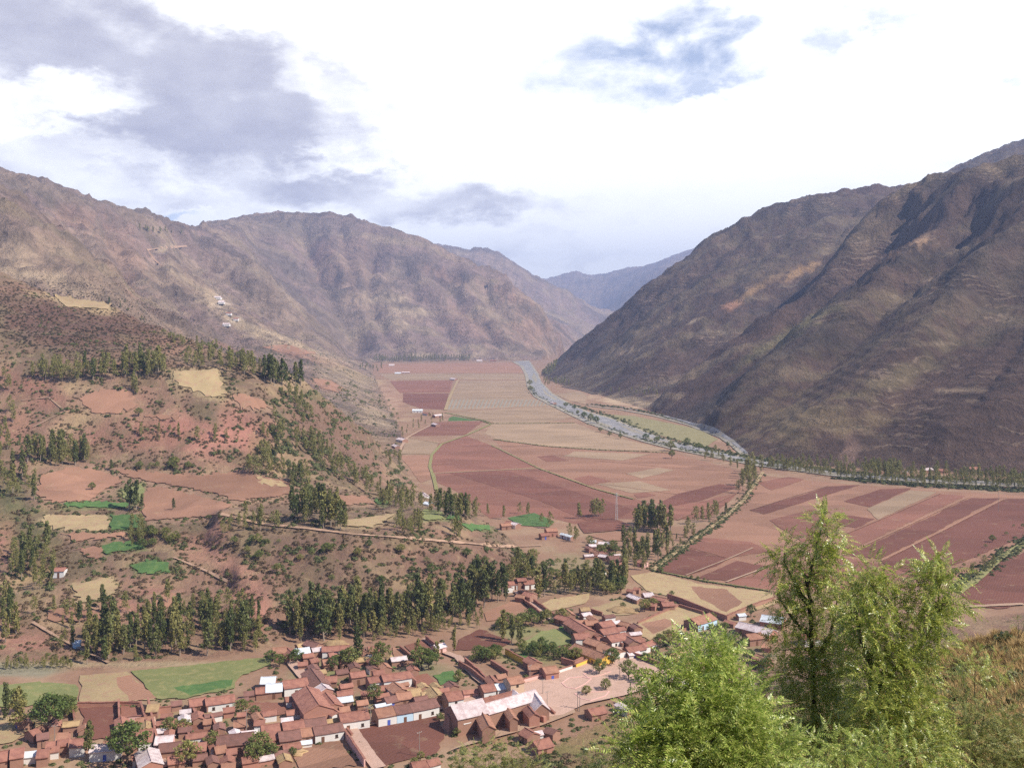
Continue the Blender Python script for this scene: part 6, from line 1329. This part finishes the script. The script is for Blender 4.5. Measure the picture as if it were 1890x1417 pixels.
# tall pepper tree
r = plant_root('pepper_tree', 1500, 14.0, 'tall feathery pepper tree with dark trunk rising in front of the striped fields', 'tree')
cl = [(1522,948,16,14),(1515,968,24,14),(1528,990,26,13.9),(1502,1003,28,14),(1540,1022,24,14.1),(1512,1030,32,14),(1478,1040,24,14.1),(1448,1018,26,14.2),(1436,1042,24,14.1),(1462,1064,22,14),(1440,1078,20,14.1),(1534,1058,26,13.9),(1500,1068,22,14.2),(1530,1092,26,14),(1470,1098,26,14.1),(1440,1108,20,14),(1505,1118,34,13.9),(1545,1125,32,14),
      (1462,1135,28,14.2),(1436,1160,24,14),(1490,1160,36,14),(1540,1165,36,14.1),(1450,1200,30,13.9),(1500,1205,40,14),(1550,1210,38,14.1),(1440,1245,36,14),(1490,1255,44,13.8),(1545,1258,40,14),(1440,1300,46,14),(1510,1310,54,13.7),(1560,1310,46,14),(1460,1360,54,13.8),(1540,1372,60,13.6)]
limbs(r, [[foot(1500,14), (1502,1330,14), (1500,1230,14), (1496,1120,14), (1492,1075,14), (1505,1020,14), (1520,955,14)], [(1496,1120,14), (1470,1085,14), (1448,1040,14.1)], [(1500,1180,14), (1470,1150,14.1), (1442,1110,14.1)], [(1500,1230,14), (1535,1170,14), (1545,1110,14)], [(1492,1075,14), (1475,1045,14.1)]], .048, .009, cl)
foliage(r, [(a, b, c*.80, d) for a, b, c, d in cl], PEP, .30, 84, 1, 300)
# forked second tree
r = plant_root('pepper_tree', 1640, 13.0, 'forked feathery pepper tree right of the tall one with two separate drooping crowns', 'tree')
cl = [(1610,1052,26,13.2),(1590,1072,26,13.1),(1634,1070,26,13.2),(1575,1098,28,13),(1612,1095,34,13.1),(1650,1098,26,13.2),(1580,1130,32,13),(1620,1135,36,13),(1655,1130,28,13.1),(1590,1170,36,12.9),(1635,1175,36,13),(1600,1215,42,13),(1650,1215,38,12.9),
      (1732,1032,22,13.3),(1712,1052,26,13.2),(1748,1058,26,13.3),(1695,1075,24,13.1),(1725,1085,30,13.2),(1760,1088,24,13.3),(1705,1112,30,13.1),(1745,1115,28,13.2),(1774,1118,18,13.3),(1700,1150,34,13),(1740,1152,30,13.1),(1690,1195,36,13),(1730,1190,34,13),(1690,1240,44,12.8),(1610,1265,48,12.7),(1650,1270,44,12.8),(1620,1320,56,12.6),(1690,1310,54,12.6),(1640,1380,66,12.4),(1720,1370,60,12.4)]
limbs(r, [[foot(1640,13), (1612,1330,13), (1604,1250,13), (1612,1190,13), (1626,1150,13), (1612,1085,13.1)], [(1604,1290,13), (1640,1245,13), (1680,1212,13), (1712,1175,13.1), (1726,1130,13.2), (1738,1060,13.2)], [(1606,1230,13), (1588,1180,13), (1582,1110,13)], [(1726,1130,13.2), (1752,1095,13.3)], [(1660,1230,13), (1665,1180,13), (1652,1120,13.1)]], .042, .009, cl)
foliage(r, [(a, b, c*.82, d) for a, b, c, d in cl], PEP, .285, 80, 2, 300)
# bright bush at lower centre right
r = plant_root('pepper_bush', 1300, 9.0, 'bright green feathery pepper bush filling the lower middle right', 'bush')
cl = [(1312,1192,24,9.2),(1290,1212,30,9.1),(1335,1214,30,9.2),(1262,1234,32,9),(1305,1245,42,9),(1350,1250,38,9.1),(1235,1266,34,9),(1275,1280,46,8.9),(1325,1290,50,8.9),(1370,1296,44,9),(1400,1318,36,9.1),(1212,1300,36,8.9),(1250,1322,50,8.8),(1300,1335,56,8.8),(1355,1345,56,8.8),(1190,1340,40,8.8),(1225,1372,56,8.7),(1280,1388,62,8.6),(1340,1395,62,8.6),(1400,1375,56,8.7),(1170,1392,44,8.7),(1200,1420,56,8.6),(1420,1420,60,8.5)]
limbs(r, [[foot(1300,9), (1300,1400,9), (1298,1320,9), (1312,1210,9.1)], [(1300,1400,9), (1250,1320,8.9), (1238,1270,9)], [(1300,1400,9), (1350,1320,9), (1350,1250,9.1)], [(1300,1420,9), (1220,1370,8.8), (1190,1340,8.8)]], .03, .008, cl)
foliage(r, cl, PEPB, .26, 44, 3, 300)
# other shrubs
def shrub(name, cl, mat, sc, dens, seed, lb, cat='shrub', px0=None):
    px0 = px0 or cl[0][0]; D = cl[0][3]; r = plant_root(name, px0, D, lb, cat)
    limbs(r, [[foot(px0, D), cl[-1]] if False else [foot(px0, D), (c[0], c[1], c[3])] for c in cl[:3]], .025, .006, cl); foliage(r, cl, mat, sc, dens, seed, 0)
shrub('leafy_shrub', [(905,1392,30,24),(870,1402,28,24),(945,1400,30,24),(850,1418,24,24.2),(900,1425,40,23.8),(980,1412,26,24),(950,1440,40,23.6),(840,1440,30,24)], PEPD, .30, 60, 4, 'olive green shrub at the bottom edge below the church')
shrub('leafy_shrub', [(1770,1325,50,16),(1720,1310,40,16.2),(1830,1335,50,15.8),(1760,1370,60,15.6),(1840,1375,60,15.5),(1890,1365,50,15.6),(1790,1395,70,15.2),(1880,1400,70,15.2)], PEPD, .26, 52, 5, 'wide olive shrub on the slope at the lower right corner')
shrub('leafy_shrub', [(1560,1380,50,10.5),(1500,1400,50,10.4),(1620,1405,56,10.3),(1680,1400,56,10.4),(1470,1425,50,10.3),(1580,1430,60,10.2)], PEPB, .20, 26, 6, 'low bright shrub at the bottom edge under the tall pepper tree')
shrub('leafy_shrub', [(1800,1225,30,24),(1775,1232,26,24),(1830,1236,28,24),(1850,1225,20,24.5),(1800,1248,30,23.5)], PEP, .28, 55, 7, 'rounded green shrub midway up the grassy slope at right')
shrub('leafy_shrub', [(1880,1150,14,50),(1893,1146,12,50),(1887,1160,14,50)], PEPD, .32, 80, 9, 'small dark shrub at the right edge of the grassy brow')
shrub('leafy_shrub', [(1100,1385,20,60),(1080,1395,18,60),(1120,1398,18,60),(1100,1405,20,60)], PEPD, .5, 110, 10, 'small bush on the slope below the plaza')
shrub('leafy_shrub', [(1190,1300,16,70),(1172,1310,14,70),(1208,1312,16,70),(1190,1322,16,70)], PEPD, .5, 110, 12, 'brownish green bush just left of the bright pepper bush')
# grass tufts on the near slope
def tuft(name, cols, seed, n=22):
    rn = random.Random(seed); m = MB()
    for i in range(n):
        a = rn.uniform(0, 6.28); l = rn.uniform(.5, 1.0); lean = rn.uniform(.15, .75); b = Vector((math.cos(a)*.12*rn.random(), math.sin(a)*.12*rn.random(), 0)); d = Vector((math.cos(a)*lean, math.sin(a)*lean, 1)).normalized(); s = Vector((-math.sin(a), math.cos(a), 0))*.022
        q = b+d*l*.6; e = b+d*l*.9+Vector((math.cos(a)*.25*lean, math.sin(a)*.25*lean, 0))
        m.add([b-s, b+s, q+s*.7, q-s*.7], [(0, 1, 2, 3)]); m.add([q-s*.7, q+s*.7, e], [(0, 1, 2)])
    return bpy.data.objects.new(name, m.mesh(name, leaf_material(name, cols, .25, .7, .2, 'isl')))
TUD = tuft('dry_tuft_source', ((.29, .18, .075), (.38, .255, .11), (.48, .34, .15)), 1); TUG = tuft('green_tuft_source', ((.13, .155, .045), (.19, .20, .06), (.27, .24, .09)), 2)
def scatter_near(name, n, px, py, s0, s1, src, seed, dmin, zs=1.0, keep=None, dref=40.):
    rs = np.random.RandomState(seed); X = rs.uniform(*px, n); Y = rs.uniform(*py, n); pts = []
    if keep is not None: ok = keep(X, Y); X, Y = X[ok], Y[ok]
    for x, y in zip(X, Y):
        h = hit(x, y, dmin)
        if h is None or h.z < .5 or h.y > 345: continue
        pts.append(tuple(h))
    pts = np.array(pts); m = len(pts); s = rs.uniform(s0, s1, (m, 1)); rot = np.zeros((m, 3)); rot[:, 2] = rs.uniform(0, 6.28, m); rot[:, :2] = rs.uniform(-.2, .2, (m, 2))
    return tag(scatter(name, pts, rot, s*np.array([[1, 1, zs]]), src), kind='stuff')
scatter_near('dry_grass', 14000, (1150, 1940), (1095, 1460), .35, .7, TUD, 41, 17, keep=lambda X, Y: fbm(X/70, Y/35, 3, 8) >-.6)
scatter_near('green_grass', 4500, (1150, 1940), (1100, 1460), .30, .65, TUG, 42, 17, keep=lambda X, Y: fbm(X/70, Y/35, 3, 8) < -.1)
scatter_near('low_bushes', 130, (1300, 1940), (1130, 1417), .25, .6, SCG, 43, 18)
scatter_near('slope_bushes', 1500, (780, 1420), (1300, 1440), .4, 1.5, SCG, 44, 60, keep=lambda X, Y: fbm(X/50, Y/30, 3, 18) > -.1)
scatter_near('slope_dry_bushes', 1800, (780, 1420), (1290, 1440), .3, 1.0, SCB, 45, 60)
